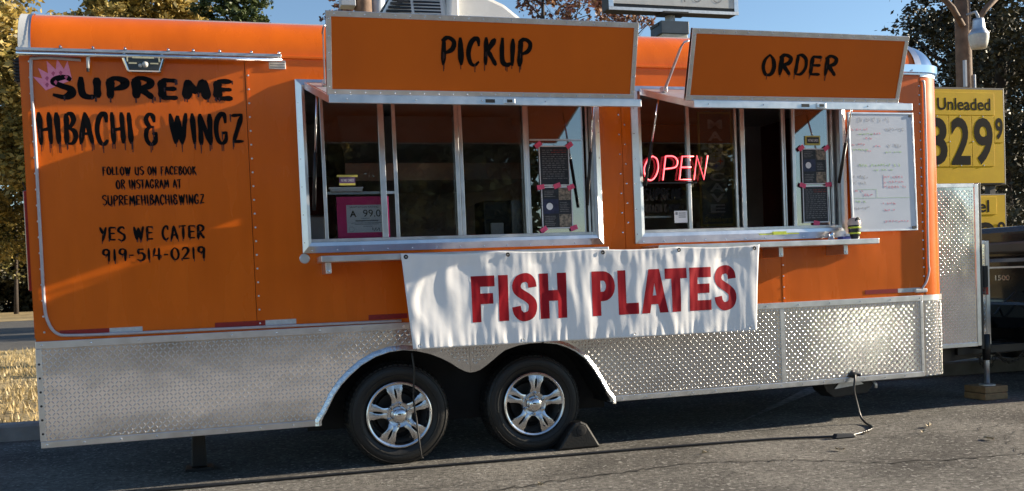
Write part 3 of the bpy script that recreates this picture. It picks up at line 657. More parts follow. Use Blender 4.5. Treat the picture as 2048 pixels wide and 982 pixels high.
# front corner piece of the skirt follows the round corner
def corner_sheet(x_start, z0, z1, off):
    mb = MB(); p = [(x_start, -off)] + [(X1-RC+(RC+off)*math.sin(t*math.pi/2/10), RC-(RC+off)*math.cos(t*math.pi/2/10)) for t in range(11)]
    return mb.add([(x, y, z) for x, y in p for z in (z0, z1)], [(2*i, 2*i+2, 2*i+3, 2*i+1) for i in range(len(p)-1)])
cpn = corner_sheet(4.764, ZB, ZS-.002, .006).build('tread_corner', M['plate'], T, smooth=True)
mb = MB()
for j in range(int(.30/PT), int(.83/PT)):
    z = j*PT
    for k in range(0, 22):
        s_ = k*PT + 4.792
        if s_ < X1-RC: o_ = Vector((s_, YP, z)); u = Vector((1, 0, 0)); nr = Vector((0, -1, 0))
        else:
            t = (s_-(X1-RC))/(RC+.006)
            if t > 1.5: continue
            nr = Vector((math.sin(t), -math.cos(t), 0)); u = Vector((math.cos(t), math.sin(t), 0)); o_ = Vector((X1-RC, RC, z)) + nr*(RC+.006)
        loz(mb, o_, u, Vector((0, 0, 1)), nr, R(45) if (k+j) % 2 else R(-45))
mb.build('tread_bars', M['bar'], cpn, kind='stuff')
# skirt trims
MB().box(X0, -.014, .808, 4.760, -.0065, ZS+.002).build('skirt_top_trim', M['alum'], T, bev=.002)
corner_sheet(4.761, .808, ZS+.002, .012).build('skirt_corner_trim', M['alum'], T, smooth=True)
for a, b in ((X0, .556), (2.366, 4.762)):
    MB().box(a, -.014, ZB-.004, b, -.0065, .308).build('skirt_bottom_trim', M['alum'], T, bev=.002)
    MB().box(a, -.005, ZB-.006, b, .05, ZB-.0015).build('skirt_bottom_flange', M['alum_dull'], T)
MB().box(4.740, -.012, .310, 4.763, -.0065, .806).build('skirt_edge_trim', M['alum'], T, bev=.002)
MB().box(X0-.003, -.012, .310, X0+.026, -.0065, .806).build('rear_edge_trim', M['alum'], T, bev=.002)
MB().box(3.616, -.0105, .310, 3.646, -.0065, .806).build('plate_joint', M['alum'], T)
rivets([(X0+.03+i*.245, -.014, .827) for i in range(24)], name='trim_rivets', m='chrome', r=.006)
rivets([(x, -.014, .290) for x in [X0+.03+i*.185 for i in range(8)] + [2.45+i*.165 for i in range(14)]], name='trim_rivets', m='chrome', r=.006)
rivets([(X0+.012, -.012, .35+i*.075) for i in range(6)], name='edge_rivets', m='black', r=.007)
rivets([(4.752, -.012, .36+i*.11) for i in range(4)], name='edge_rivets', m='chrome', r=.005)
# wheel arch trim: folded tread plate band following the arch
A2 = [(.5469, .274)] + ARCH + [(2.3745, .262)]
def arch_norm(i):
    a = Vector(A2[max(i-1, 0)]); b = Vector(A2[min(i+1, len(A2)-1)]); t = (b-a).normalized(); return Vector((-t.y, t.x))
def arch_band(sel, name, w, y0, m):
    idx = [i for i in range(len(A2)) if sel(A2[i][0])]; vs = []
    for i in idx:
        p = Vector(A2[i]); nn = arch_norm(i)
        for (dw, yy) in ((0, .16), (0, y0-.012), (w*.3, y0-.012), (w, y0), (w, -.0055)):
            q_ = p + nn*dw; vs.append((q_.x, yy, q_.y))
    fs = [(5*k+j, 5*k+5+j, 5*k+6+j, 5*k+1+j) for k in range(len(idx)-1) for j in range(4)]
    return auto_smooth(MB().add(vs, fs).build(name, M[m], T), 30)
ab = arch_band(lambda x: x < 1.15, 'arch_trim', .030, -.016, 'crimp')
arch_band(lambda x: x > 1.85, 'arch_trim', .028, -.016, 'crimp')
mb = MB(); 
for i in range(len(A2)-1):
    a, b = Vector(A2[i]), Vector(A2[i+1])
    mb.add([(a.x, -.007, a.y), (b.x, -.007, b.y), (b.x, .30, b.y), (a.x, .30, a.y)], [(0, 1, 2, 3)])
mb.build('wheel_well', M['well'], T, smooth=True)
MB().box(.50, .301, .20, 2.45, .32, .80).build('well_back', M['well'], T)
for wx in (1.018, 1.868):
    MB().tube([(wx, .20, .296), (wx, 1.90, .296)], .04, 10).build('axle', M['black'], T, smooth=True)
MB().box(X0, TW-.034, ZB, .55, TW-.004, ZS).box(2.37, TW-.034, ZB, X1-.22, TW-.004, ZS).build('far_skirt', M['plate'], T)

# ------------------------------------------------------------------ wheels
def tyre_mesh():
    prof = [(.195, .012), (.205, .004), (.225, -.006), (.250, -.012), (.275, -.010), (.292, .000), (.303, .016), (.309, .040), (.311, .100), (.309, .160), (.300, .190), (.27, .205), (.20, .195)]
    mb = MB(); mb.lathe(prof, (0, 0, 0), 'y', 72)
    # tread blocks at the shoulder
    for k in range(60):
        a0 = 2*math.pi*k/60; a1 = a0 + 2*math.pi/60*.62
        for (ya, yb, ra, rb) in ((.006, .036, .2975, .3095), (.044, .076, .3105, .3115), (.084, .116, .3115, .3115), (.124, .156, .3115, .3105)):
            vs = []
            for an in (a0, a1):
                for (y_, r_) in ((ya, ra-.004), (yb, rb-.004), (yb, rb+.004), (ya, ra+.004)): vs.append((r_*math.cos(an), y_, r_*math.sin(an)))
            mb.add(vs, [(0, 1, 2, 3), (7, 6, 5, 4), (0, 4, 5, 1), (1, 5, 6, 2), (2, 6, 7, 3), (3, 7, 4, 0)])
    # raised sidewall rings
    mb.lathe([(.232, -.0085), (.234, -.0125), (.240, -.0135), (.242, -.0115)], (0, 0, 0), 'y', 72)
    mb.lathe([(.282, -.0075), (.284, -.0105), (.288, -.0095), (.289, -.0040)], (0, 0, 0), 'y', 72)
    mb.v = [(x, y*(1.0), max(z, -.2935) if z < 0 else z) for x, y, z in mb.v]
    return mb
def rim_parts():
    lip = MB().lathe([(.172, .020), (.176, .004), (.183, -.010), (.192, -.014), (.198, -.010), (.199, .004), (.194, .014)], (0, 0, 0), 'y', 64)
    barrel = MB().lathe([(.176, .010), (.172, .035), (.160, .06), (.156, .15), (.16, .17)], (0, 0, 0), 'y', 48)
    drum = MB().lathe([(.0, .10), (.125, .10), (.135, .12), (.155, .125)], (0, 0, 0), 'y', 40)
    sp = MB()
    for k in range(5):
        a = 2*math.pi*k/5
        def P(r, w, y): return (r*math.cos(a)-w*math.sin(a), y, r*math.sin(a)+w*math.cos(a))
        for sgn in (-1, 1):
            # each spoke is split in two legs around a slot
            secs = []
            for r_, wi, wo, yf, yb in ((.070, .0, .034, -.004, .030), (.095, .0005, .029, -.012, .028), (.108, .006, .030, -.014, .026), (.130, .0075, .037, -.014, .025), (.152, .006, .047, -.012, .024), (.163, .001, .045, -.010, .021), (.182, .0, .060, -.006, .018)):
                cx = lambda w: sgn*w
                secs.append([P(r_, cx(wi), yf+.004), P(r_, cx((wi+wo)/2), yf), P(r_, cx(wo), yf+.005), P(r_, cx(wo), yb), P(r_, cx(wi), yb)])
            vs = [v for s_ in secs for v in s_]; n_ = 5
            fs = [(i*n_+j, (i+1)*n_+j, (i+1)*n_+(j+1) % n_, i*n_+(j+1) % n_) for i in range(len(secs)-1) for j in range(n_)]
            sp.add(vs, fs + [tuple(range(n_)), tuple(range(len(secs)*n_-n_, len(secs)*n_))])
    sp.lathe([(.0, .0), (.062, .0), (.074, -.006), (.080, .004), (.080, .03)], (0, 0, 0), 'y', 40)
    cap = MB().lathe([(.0, -.046), (.024, -.045), (.029, -.042), (.031, -.036), (.036, -.034), (.040, -.028), (.046, -.012), (.050, -.004)], (0, 0, 0), 'y', 36)
    nuts = MB().lathe([(.0, -.024), (.008, -.023), (.010, -.018), (.010, -.002)], (0, 0, 0), 'y', 8)
    return lip, barrel, drum, sp, cap, nuts
nk = 0
proto = {}
for wi, (wx, wz, spin) in enumerate(((1.018, .296, R(98)), (1.868, .296, R(84)))):
    yo = .022
    if wi == 0:
        t_ = tyre_mesh().build('wheel', M['rubber'], T, loc=(wx, yo, wz)); auto_smooth(t_, 32); proto['wheel'] = t_.data
        names = ('rim_lip', 'rim_barrel', 'brake_drum', 'rim', 'hub_cap', 'lug_nut'); mats = ('rim', 'rimdark', 'black', 'rim', 'chrome', 'chrome')
        for nm, mm, mbx in zip(names, mats, rim_parts()):
            o_ = mbx.build(nm, M[mm]); auto_smooth(o_, 38); proto[nm] = o_.data; bpy.data.objects.remove(o_)
    else:
        t_ = link('wheel', proto['wheel'], None, T, loc=(wx, yo, wz))
    for nm in ('rim_lip', 'rim_barrel', 'brake_drum', 'rim', 'hub_cap') + ('lug_nut',)*6:
        o_ = bpy.data.objects.new(nm, proto[nm]); COL.objects.link(o_); o_.parent = t_
        if nm == 'lug_nut': nk = (nk+1) % 6; o_.location = (.060*math.cos(nk*math.pi/3+.4), -.004, .060*math.sin(nk*math.pi/3+.4))
        if nm == 'rim': o_.rotation_euler = (0, -spin, 0)
    fw_ = link('wheel', proto['wheel'], None, T, loc=(wx, 1.90, wz))
    vst = bpy.data.objects.new('valve_stem', MB().tube([(.145*math.cos(-1.2), -.006, .145*math.sin(-1.2)), (.150*math.cos(-1.2), -.030, .150*math.sin(-1.2))], .004, 6).build('valve_tmp', M['black']).data)
    bpy.data.objects.remove(bpy.data.objects['valve_tmp'] if 'valve_tmp' in bpy.data.objects else vst) if 'valve_tmp' in bpy.data.objects else None
    COL.objects.link(vst); vst.parent = t_

# ------------------------------------------------------------------ serving windows
def serving_window(w, outer, bars, panes, name='serving_window'):
    ox0, ox1, oz0, oz1 = outer; ix0, ix1, iz0, iz1 = w[0]+.004, w[1]-.004, w[2]+.004, w[3]-.004
    def bar(p):   # mitred bar; p: outer a, outer b, inner b, inner a (x, z)
        mb = MB(); yo, ym = -.012, -.030
        mid = [((p[0][0]*.35+p[3][0]*.65), (p[0][1]*.35+p[3][1]*.65)), ((p[1][0]*.35+p[2][0]*.65), (p[1][1]*.35+p[2][1]*.65))]
        vs = [(p[0][0], -.0005, p[0][1]), (p[1][0], -.0005, p[1][1]), (p[0][0], yo, p[0][1]), (p[1][0], yo, p[1][1]), (mid[0][0], ym, mid[0][1]), (mid[1][0], ym, mid[1][1]), (p[3][0], ym+.004, p[3][1]), (p[2][0], ym+.004, p[2][1]), (p[3][0], .10, p[3][1]), (p[2][0], .10, p[2][1])]
        mb.add(vs, [(0, 1, 3, 2), (2, 3, 5, 4), (4, 5, 7, 6), (6, 7, 9, 8), (0, 2, 4, 6, 8), (1, 9, 7, 5, 3)]); return mb
    O = [(ox0, oz0), (ox1, oz0), (ox1, oz1), (ox0, oz1)]; I = [(ix0, iz0), (ix1, iz0), (ix1, iz1), (ix0, iz1)]
    root = None
    for k in range(4):
        k2 = (k+1) % 4
        b = bar((O[k], O[k2], I[k2], I[k]))
        if root is None: root = b.build(name, M['alum'], T)
        else: b.build('frame_bar', M['alum'], root)
    # screws along the frame
    pts = [(ox0+.05+i*.147, -.016, oz0+.014) for i in range(int((ox1-ox0)/.147))] + [(ox1-.014, -.016, oz0+.06+i*.16) for i in range(6)] + [(ox0+.014, -.016, oz0+.06+i*.16) for i in range(6)]
    rivets(pts, 'frame_screws', 'chrome', .0065, root)
    MB().box(ix0+.001, .02, iz0+.001, ix1-.001, .075, iz0+.014).build('window_track', M['black'], root)
    MB().box(ix0+.001, .012, iz0+.002, ix1-.001, .0195, iz0+.022).build('sill_rail', M['alum'], root, bev=.002)
    for x0, x1, y0 in bars: MB().box(x0, y0, iz0+.015, x1, y0+.022, iz1-.002).build('mullion', M['alum'], root, bev=.002)
    for x0, x1, y0, mt in panes: MB().box(x0, y0, iz0+.0145, x1, y0+.004, iz1-.003).build('window_pane', M[mt], root)
    return root
W1 = serving_window(WIN[0], (.496, 2.361, 1.275, 2.272),
    [(.633, .653, .040), (.970, 1.004, .030), (1.056, 1.078, .052), (1.432, 1.456, .030), (1.464, 1.486, .052), (1.868, 1.886, .030), (1.892, 1.912, .052), (2.262, 2.276, .060), (2.286, 2.300, .040)],
    [(.654, .969, .046, 'glass'), (1.079, 1.431, .060, 'glass'), (1.487, 1.867, .060, 'glass'), (1.913, 2.261, .050, 'glass_sky')])
MB().box(1.913, .040, 1.932, 2.261, .049, 1.942).build('pane_rail', M['alum'], W1)
MB().box(.655, .075, 1.618, 1.055, .10, 1.634).build('pane_rail', M['alum'], W1)
W2 = serving_window(WIN[1], (2.580, 4.165, 1.270, 2.272),
    [(2.986, 3.008, .030), (3.352, 3.366, .052), (3.382, 3.412, .030), (3.706, 3.722, .052), (3.734, 3.746, .066), (3.772, 3.796, .030), (4.060, 4.074, .052), (4.078, 4.090, .030), (4.094, 4.104, .060)],
    [(2.645, 2.985, .044, 'glass'), (3.009, 3.351, .060, 'glass'), (3.797, 4.059, .044, 'glass_sky')])
# dark window decal repeating the shop name
a, b = MB(), MB()
brush(a, b, 'SUPREME', 2.676, 2.948, 1.548, 1.626, .0425, .016, .5, 21, None, .14); brush(a, b, 'HIBACHI & WINGZ', 2.674, 2.955, 1.470, 1.524, .0425, .0085, .5, 22)
a.v += []; a.build('window_lettering', M['black_letter'], W2)

# interior shell
MB().box(X0+.03, .30, .84, X1-.24, TW-.04, .87).build('trailer_floor', M['black'], T)
MB().box(X0+.03, TW-.060, .871, X1-.24, TW-.036, ZT).build('inner_wall', M['int_wall'], T)
MB().box(X0+.03, .036, ZT-.04, X1-.24, TW-.061, ZT-.001).build('ceiling', M['int_wall'], T)
MB().box(X0+.021, .036, .871, X0+.05, TW-.061, ZT-.041).build('inner_wall', M['int_wall'], T)
MB().box(X1-.25, .14, .871, X1-.23, TW-.061, ZT-.041).build('inner_wall', M['int_red'], T)
MB().box(-.3, 1.42, .872, 4.2, 2.0, 1.28).build('back_counter', M['stainless'], T, bev=.01)
MB().prism([(1.05, 1.80), (1.05, 1.92), (1.35, 2.30), (2.02, 2.30), (2.02, 1.80)], 'x', .9, 2.2).build('extractor_hood', M['stainless'], T)
MB().box(2.55, 1.75, 1.72, 4.4, 2.02, 1.75).build('wall_shelf', M['stainless'], T)
MB().box(.0, .24, .872, 4.2, .45, 1.26).build('front_counter', M['stainless'], T, bev=.01)
MB().box(.62, .0365, 1.10, 2.2, .24, 1.262).build('counter_ledge', M['stainless'], T)
MB().box(3.0, 1.62, 1.9, 3.30, 2.0, 2.3).build('wall_cabinet', M['int_red'], T, bev=.01)
MB().box(3.35, 1.62, 1.78, 4.2, 2.0, 2.3).build('wall_cabinet', M['int_red'], T, bev=.01)
MB().box(.2, 1.7, 1.45, .9, 2.0, 1.9).build('wall_cabinet', M['int_red'], T, bev=.01)

# ------------------------------------------------------------------ awning flaps and sign boards
def flap(x0, x1, hx0, hx1, sx0, sx1, stop, ybot, ytop, text, tx, tz, seed):
    zh, zo, yo = 2.232, 2.040, -.650      # hinge height, outer edge height, outer depth
    th = .030
    P = lambda x, t, up: (x, -.034 + (yo+.034)*t, zh + (zo-zh)*t + up)
    F = MB().hexa([P(hx0, 0, -th/2), P(hx1, 0, -th/2), P(x1, 1, -th/2), P(x0, 1, -th/2), P(hx0, 0, th/2), P(hx1, 0, th/2), P(x1, 1, th/2), P(x0, 1, th/2)])
    root = F.build('awning_flap', M['orange_sign'], T)
    def edge(a, b, hw=.019, d=.010, nm='flap_edge', m='alum'):
        MB().hexa(box_between(a, b, d, hw)).build(nm, M[m], root, bev=.002)
    fe = MB().box(x0-.012, yo-.022, zo-.021, x1+.012, yo-.0005, zo+.021).build('flap_edge', M['alum'], root, bev=.002)
    for xx, hx, s_ in ((x0, hx0, -1), (x1, hx1, 1)):
        a0 = P(hx, 0.02, 0); a1 = P(xx, 1, 0); mb = MB()
        vs = []
        for a_ in (a0, a1):
            for dx, dz in ((0.0005*s_, -.019), (.012*s_, -.019), (.012*s_, .019), (.0005*s_, .019)): vs.append((a_[0]+dx, a_[1], a_[2]+dz))
        mb.add(vs, [(0, 1, 2, 3), (7, 6, 5, 4), (0, 4, 5, 1), (1, 5, 6, 2), (2, 6, 7, 3), (3, 7, 4, 0)]).build('flap_edge', M['alum'], root)
    # top sheet of the flap (aluminium) and hinge
    MB().hexa([P(hx0+.01, .03, th/2+.0005), P(hx1-.01, .03, th/2+.0005), P(x1-.01, .985, th/2+.0005), P(x0+.01, .985, th/2+.0005), P(hx0+.01, .03, th/2+.003), P(hx1-.01, .03, th/2+.003), P(x1-.01, .985, th/2+.003), P(x0+.01, .985, th/2+.003)]).build('flap_skin', M['alum_dull'], root)
    MB().tube([(hx0+.01, -.022, zh+.010), (hx1-.01, -.022, zh+.010)], .012, 8).build('hinge', M['alum'], root, smooth=True)
    # latches on the outer edge
    xc = (x0+x1)/2 + .06
    MB().box(xc-.10, yo-.0245, zo-.010, xc-.048, yo-.0222, zo+.008).build('latch_slot', M['black'], root)
    lt = MB().box(xc+.0, yo-.030, zo-.016, xc+.065, yo-.0222, zo+.014).build('latch', M['alum'], root, bev=.003)
    MB().box(xc+.018, yo-.0325, zo-.009, xc+.048, yo-.0302, zo+.007).build('latch_pull', M['black'], lt)
    rivets([(x0+.08+i*.36, yo-.022, zo+.0) for i in range(int((x1-x0)/.36))], 'flap_screws', 'chrome', .005, root)
    # sign board standing on the flap, leaning outward
    zb, zt = zo+.023, stop
    def S(u, v, d):   # u along, v up, d out of the face
        y = ybot + (ytop-ybot)*v; z = zb + (zt-zb)*v
        nrm = Vector((0, -(zt-zb), (ytop-ybot))).normalized()
        return (sx0+(sx1-sx0)*u, y + nrm.y*d, z + nrm.z*d)
    B = MB().hexa([S(0, 0, .0), S(1, 0, .0), S(1, 0, -.02), S(0, 0, -.02), S(0, 1, .0), S(1, 1, .0), S(1, 1, -.02), S(0, 1, -.02)])
    sb = B.build('sign_board', M['orange_sign'], T)
    Wd, Hh = sx1-sx0, zt-zb
    fx, fz = .026/Wd, .028/Hh
    for (u0, u1, v0, v1) in ((0, 1, 0, fz), (0, 1, 1-fz, 1), (0, fx, fz, 1-fz), (1-fx, 1, fz, 1-fz)):
        MB().hexa([S(u0, v0, .0045), S(u1, v0, .0045), S(u1, v0, -.024), S(u0, v0, -.024), S(u0, v1, .0045), S(u1, v1, .0045), S(u1, v1, -.024), S(u0, v1, -.024)]).build('board_frame', M['alum'], sb, bev=.0015)
    rv = MB(); nn = (0, -1, 0)
    for i in range(int(Wd/.078)):
        for v in (.5*fz, 1-.5*fz): rv.dome(S((.04+i*.078)/Wd, v, .0045), .0045, nn)
    for i in range(5):
        for u in (.5*fx, 1-.5*fx): rv.dome(S(u, .1+.2*i, .0045), .0045, nn)
    rv.build('frame_rivets', M['chrome'], sb, kind='stuff')
    tf = lambda p: S((p[0]-sx0)/Wd, (p[2]-zb)/Hh, .0016 - (p[1]))
    a, b = MB(), MB(); brush(a, b, text, tx[0], tx[1], tz[0], tz[1], -.0005, .0255, .9, seed, tf, .12)
    a.build('lettering', M['black_letter'], sb); b.build('paint_drips', M['drip'], sb, kind='stuff')
    # braces holding the board up
    for s_, ex, fx_ in ((-1, sx0, x0), (1, sx1, x1)):
        xx = fx_ + .012*s_*0 - .004*s_
        lo = Vector(P(fx_-.02*s_, .30, th/2+.006)); hi = Vector(S(0 if s_ < 0 else 1, .82, -.03)); hi.x += .004*s_
        hi2 = hi + Vector((-.03*0, .10, -.015))
        d = (hi2-lo)
        MB().add([lo+Vector((0, -.02, 0)), lo+Vector((0, .02, 0)), hi2+Vector((0, .016, 0)), hi2+Vector((0, -.016, 0)), lo+Vector((.005, -.02, 0)), lo+Vector((.005, .02, 0)), hi2+Vector((.005, .016, 0)), hi2+Vector((.005, -.016, 0))],
                 [(0, 1, 2, 3), (7, 6, 5, 4), (0, 4, 5, 1), (1, 5, 6, 2), (2, 6, 7, 3), (3, 7, 4, 0)]).build('brace', M['alum_dull'], root)
        MB().tube([hi2, hi2.lerp(hi, .5)+Vector((0, 0, .012)), hi], .006, 6).build('brace_link', M['alum'], root, smooth=True)
        MB().box(lo.x-.012, lo.y-.03, lo.z-.004, lo.x+.014, lo.y+.03, lo.z+.030).build('brace_foot', M['alum'], root, bev=.002)
        # gas strut under the flap
        p0 = Vector(P((x0*.3+hx0*.7+.02) if s_ < 0 else (x1*.3+hx1*.7-.075), .30, -th/2-.004)); p1 = Vector((hx0+.012 if s_ < 0 else hx1-.060, -.030, 1.64 if text == 'ORDER' else 1.52)); md = p0.lerp(p1, .5)
        g_ = MB().tube([p1, md], .011, 8).build('gas_strut', M['black'], T, smooth=True)
        MB().tube([md, p0], .006, 8).build('strut_rod', M['chrome'], g_, smooth=True)
    return root, sb
def box_between(a, b, d, h): return []
flap(.618, 2.336, .556, 2.312, .600, 2.312, 2.466, -.650, -.752, 'PICKUP', (1.192, 1.690), (2.222, 2.362), 31)
flap(2.690, 4.163, 2.640, 4.150, 2.634, 4.085, 2.445, -.650, -.768, 'ORDER', (3.102, 3.608), (2.210, 2.322), 32)

# ------------------------------------------------------------------ counter shelves
def shelf(x0, x1, brackets):
    s_ = MB().box(x0, -.262, 1.214, x1, -.013, 1.250).build('counter_shelf', M['alum'], T, bev=.004)
    for x in brackets:
        MB().box(x, -.20, 1.150, x+.032, -.0005, 1.2135).build('shelf_bracket', M['alum'], s_, bev=.003)
        MB().dome((x+.016, -.20, 1.165), .008).build('bracket_bolt', M['chrome'], s_)
    return s_
shelf(.572, 2.290, (.600, 1.30, 1.85)); shelf(2.620, 4.222, (3.05, 3.5, 3.990))

# ------------------------------------------------------------------ roof air conditioner
ac = MB()
ac.hexa([(1.02, .62, ZR+.017), (1.60, .60, ZR+.017), (1.60, 1.50, ZR+.017), (1.02, 1.48, ZR+.017), (1.24, .74, 3.03), (1.58, .72, 3.03), (1.58, 1.40, 3.03), (1.24, 1.38, 3.03)])
AC = ac.build('air_conditioner', M['white_plastic'], T, bev=.03)
h_ = MB(); prof = [(1.60, 2.66), (1.60, 2.99), (1.72, 3.015), (1.86, 3.00), (1.98, 2.95), (2.10, 2.86), (2.20, 2.75), (2.24, 2.655)]
h_.prism(prof, 'y', .66, 1.46).build('hood_shell', M['white_plastic'], AC, bev=.03)
MB().prism([(1.555, 2.66), (1.590, 3.035), (1.640, 3.030), (1.640, 2.66)], 'y', .59, 1.5).build('hood_ridge', M['white_plastic'], AC, bev=.012)
lv = MB()
def acy(z): return .62 + (z-2.652)/(3.03-2.652)*.115 - .010
for k in range(9):
    z = 2.80+k*.0235
    for a_, b_ in ((1.17+.013*k, 1.335), (1.355, 1.535)):
        lv.hexa([(a_, acy(z)-.004, z), (b_, acy(z)-.007, z), (b_, acy(z)+.05, z), (a_, acy(z)+.05, z), (a_, acy(z+.013)-.004, z+.013), (b_, acy(z+.013)-.007, z+.013), (b_, acy(z)+.05, z+.013), (a_, acy(z)+.05, z+.013)])
lv.build('louvre_slots', M['black'], AC)
lv = MB()
for k in range(6):
    z = 2.84+k*.028; xx = 1.02+(z-2.652)/(.378)*.22
    lv.box(xx-.005, .80, z, xx+.05, 1.30, z+.015)
    lv.box(xx+.022, .66+k*.01, z, xx+.10, .74, z+.013)
lv.build('side_slots', M['black'], AC)

# ------------------------------------------------------------------ front box, tongue, jack
def plate_box(x0, x1, y0, y1, z0, z1, name):
    bx = MB().box(x0, y0, z0, x1, y1, z1).build(name, M['plate'], T, bev=.004)
    mb = MB(); 
    for i in range(int((x1-x0-.04)/PT)):
        for j in range(int((z1-z0-.06)/PT)):
            loz(mb, Vector((x0+.02+i*PT, y0, z0+.03+j*PT)), Vector((1, 0, 0)), Vector((0, 0, 1)), Vector((0, -1, 0)), R(45) if (i+j) % 2 else R(-45))
    mb.build('tread_bars', M['bar'], bx, kind='stuff')
    MB().box(x1-.032, y0-.006, z0, x1+.004, y0-.0005, z1).build('box_edge', M['alum'], bx, bev=.002)
    MB().box(x0, y0-.005, z1-.026, x1-.033, y0-.0005, z1+.003).build('box_edge', M['alum'], bx, bev=.002)
    MB().box(x0, y0-.005, z0-.003, x1-.033, y0-.0005, z0+.028).build('box_edge', M['alum'], bx, bev=.002)
    return bx
FB = plate_box(5.036, 5.540, .30, 1.82, .428, 1.652, 'front_box')
MB().box(5.5445, .302, .40, 5.575, 1.80, 1.660).build('box_door', M['black'], FB, bev=.004)
MB().box(5.5755, .34, .42, 5.590, 1.78, 1.640).build('box_door_skin', M['plate'], FB)
TB = plate_box(5.60, 5.86, .55, 1.55, .405, 1.225, 'tongue_box')
MB().box(5.800, .535, .86, 5.842, .549, 1.03).build('box_latch', M['black'], TB, bev=.004)
MB().box(5.815, .532, .80, 5.838, .5345, .86).build('box_reflector', M['taillight'], TB)
tg = MB()
for y0, y1 in ((.34, .95), (1.78, 1.17)):
    d = Vector((6.55-4.9, y1-y0, 0)); nn = Vector((-d.y, d.x, 0)).normalized()*.035; a, b = Vector((4.9, y0, 0)), Vector((6.55, y1, 0))
    vs = [(a+nn*s_)[:2]+(z,) for s_ in (-1, 1) for z in (.30, .40)] + [(b+nn*s_)[:2]+(z,) for s_ in (-1, 1) for z in (.30, .40)]
    tg.add(vs, [(0, 2, 3, 1), (4, 5, 7, 6), (0, 1, 5, 4), (2, 6, 7, 3), (1, 3, 7, 5), (0, 4, 6, 2)])
tg.build('tongue_rail', M['black'], T)
MB().box(5.5, .50, .345, 6.15, .62, .402).build('tongue_plate', M['black'], T)
MB().prism([(6.45, .33), (6.45, .43), (6.70, .45), (6.80, .40), (6.78, .33)], 'y', .99, 1.13).build('coupler', M['black'], T, bev=.01)
JK = MB().tube([(5.70, .42, .118), (5.70, .42, .46)], .020, 12).build('tongue_jack', M['alum_dull'], T, smooth=True)
MB().tube([(5.70, .42, .30), (5.70, .42, .50)], .029, 12).build('jack_sleeve', M['black'], JK, smooth=True)
MB().lathe([(.0, .104), (.06, .104), (.06, .112), (.022, .118)], (5.70, .42, 0), 'z', 16).build('jack_foot', M['alum_dull'], JK)
# rear stabiliser and other pieces under the body
sj = MB().hexa([(-.185, .44, .02), (-.095, .44, .02), (-.095, .50, .02), (-.185, .50, .02), (-.165, .44, .40), (-.105, .44, .40), (-.105, .50, .40), (-.165, .50, .40)]).build('stabiliser_leg', M['black'], T, bev=.006)
MB().box(-.22, .40, .001, -.06, .54, .018).build('stabiliser_foot', M['black'], sj)
MB().box(-.152, .430, .165, -.108, .4395, .225).build('leg_hole', M['black'], sj)
for y0 in (.42, 1.6): MB().box(X0+.1, y0, .40, X1-.1, y0+.06, .52).build('chassis_rail', M['black'], T)
for x in (.2, 1.4, 2.6, 3.8): MB().box(x, .48, .42, x+.05, 1.6, .50).build('cross_member', M['black'], T)
MB().prism([(4.00, .33), (4.06, .20), (4.12, .155), (4.40, .17), (4.45, .23), (4.45, .33)], 'y', .14, .30).build('step_bracket', M['black'], T, bev=.006)
MB().prism([(4.12, .215), (4.16, .255), (4.32, .265), (4.36, .235)], 'y', .132, .1395).build('step_tread', M['alum_dull'], T)
MB().tube([(4.44, .135, .255), (4.46, .13, .225), (4.455, .125, .20)], .011, 8).build('step_hook', M['alum'], T, smooth=True)
MB().prism([(3.42, .34), (3.45, .24), (3.56, .235), (3.60, .34)], 'y', .20, .32).build('outrigger', M['black'], T, bev=.006)
# cord inlet on the skirt
ci = MB().lathe([(.0, -.030), (.020, -.028), (.024, -.006), (.030, -.002)], (4.168, -.004, .325), 'y', 14).build('cord_inlet', M['black'], T)
MB().tube([(4.195, -.010, .325), (4.22, -.025, .318)], .010, 8).build('inlet_cap', M['black'], ci)

# ================================================================== THINGS ON THE TRAILER
# vinyl banner
BT = [(1.012, 1.249), (3.306, 1.231)]; BB = [(1.059, .704), (3.265, .691)]
def bpos(u, v, d=0.0):      # u 0..1 left-right, v 0..1 bottom-top
    x = (BB[0][0]*(1-u)+BB[1][0]*u)*(1-v) + (BT[0][0]*(1-u)+BT[1][0]*u)*v
    z = (BB[0][1]*(1-u)+BB[1][1]*u)*(1-v) + (BT[0][1]*(1-u)+BT[1][1]*u)*v
    pin = 1 - max(0, (v-.86)/.14)*.85
    w = .018*noise.noise((x*1.9+.6*z, z*.8, 1.3)) + .010*noise.noise((x*4.6+.8*noise.noise((x*2, z*2, 5)), z*1.5, 4.1)) + .0066*noise.noise((x*13+1.2*noise.noise((x*3, z*4, 9)), z*3.2, 8.3))
    fr = .0050*noise.noise((x*34, z*4.0, 2.2))*(max(0, 1-v*5) + max(0, v*5-4) + .25)
    y = -.2755 - .012*(1-v)*0 + (w + fr)*pin - .010
    zz = z - .010*abs(math.sin(u*math.pi*4))*max(0, (v-.8)/.2)
    return Vector((x, min(y, -.268 if v > .9 else -.02) - d, zz))
def bu(x, z):
    v = (z-.6975)/(1.24-.6975); x0 = BB[0][0]*(1-v)+BT[0][0]*v; x1 = BB[1][0]*(1-v)+BT[1][0]*v
    return (x-x0)/(x1-x0), (z-(BB[0][1]*(1-(x-x0)/(x1-x0))+BB[1][1]*((x-x0)/(x1-x0))))/((BT[0][1]*(1-(x-x0)/(x1-x0))+BT[1][1]*((x-x0)/(x1-x0)))-(BB[0][1]*(1-(x-x0)/(x1-x0))+BB[1][1]*((x-x0)/(x1-x0))))
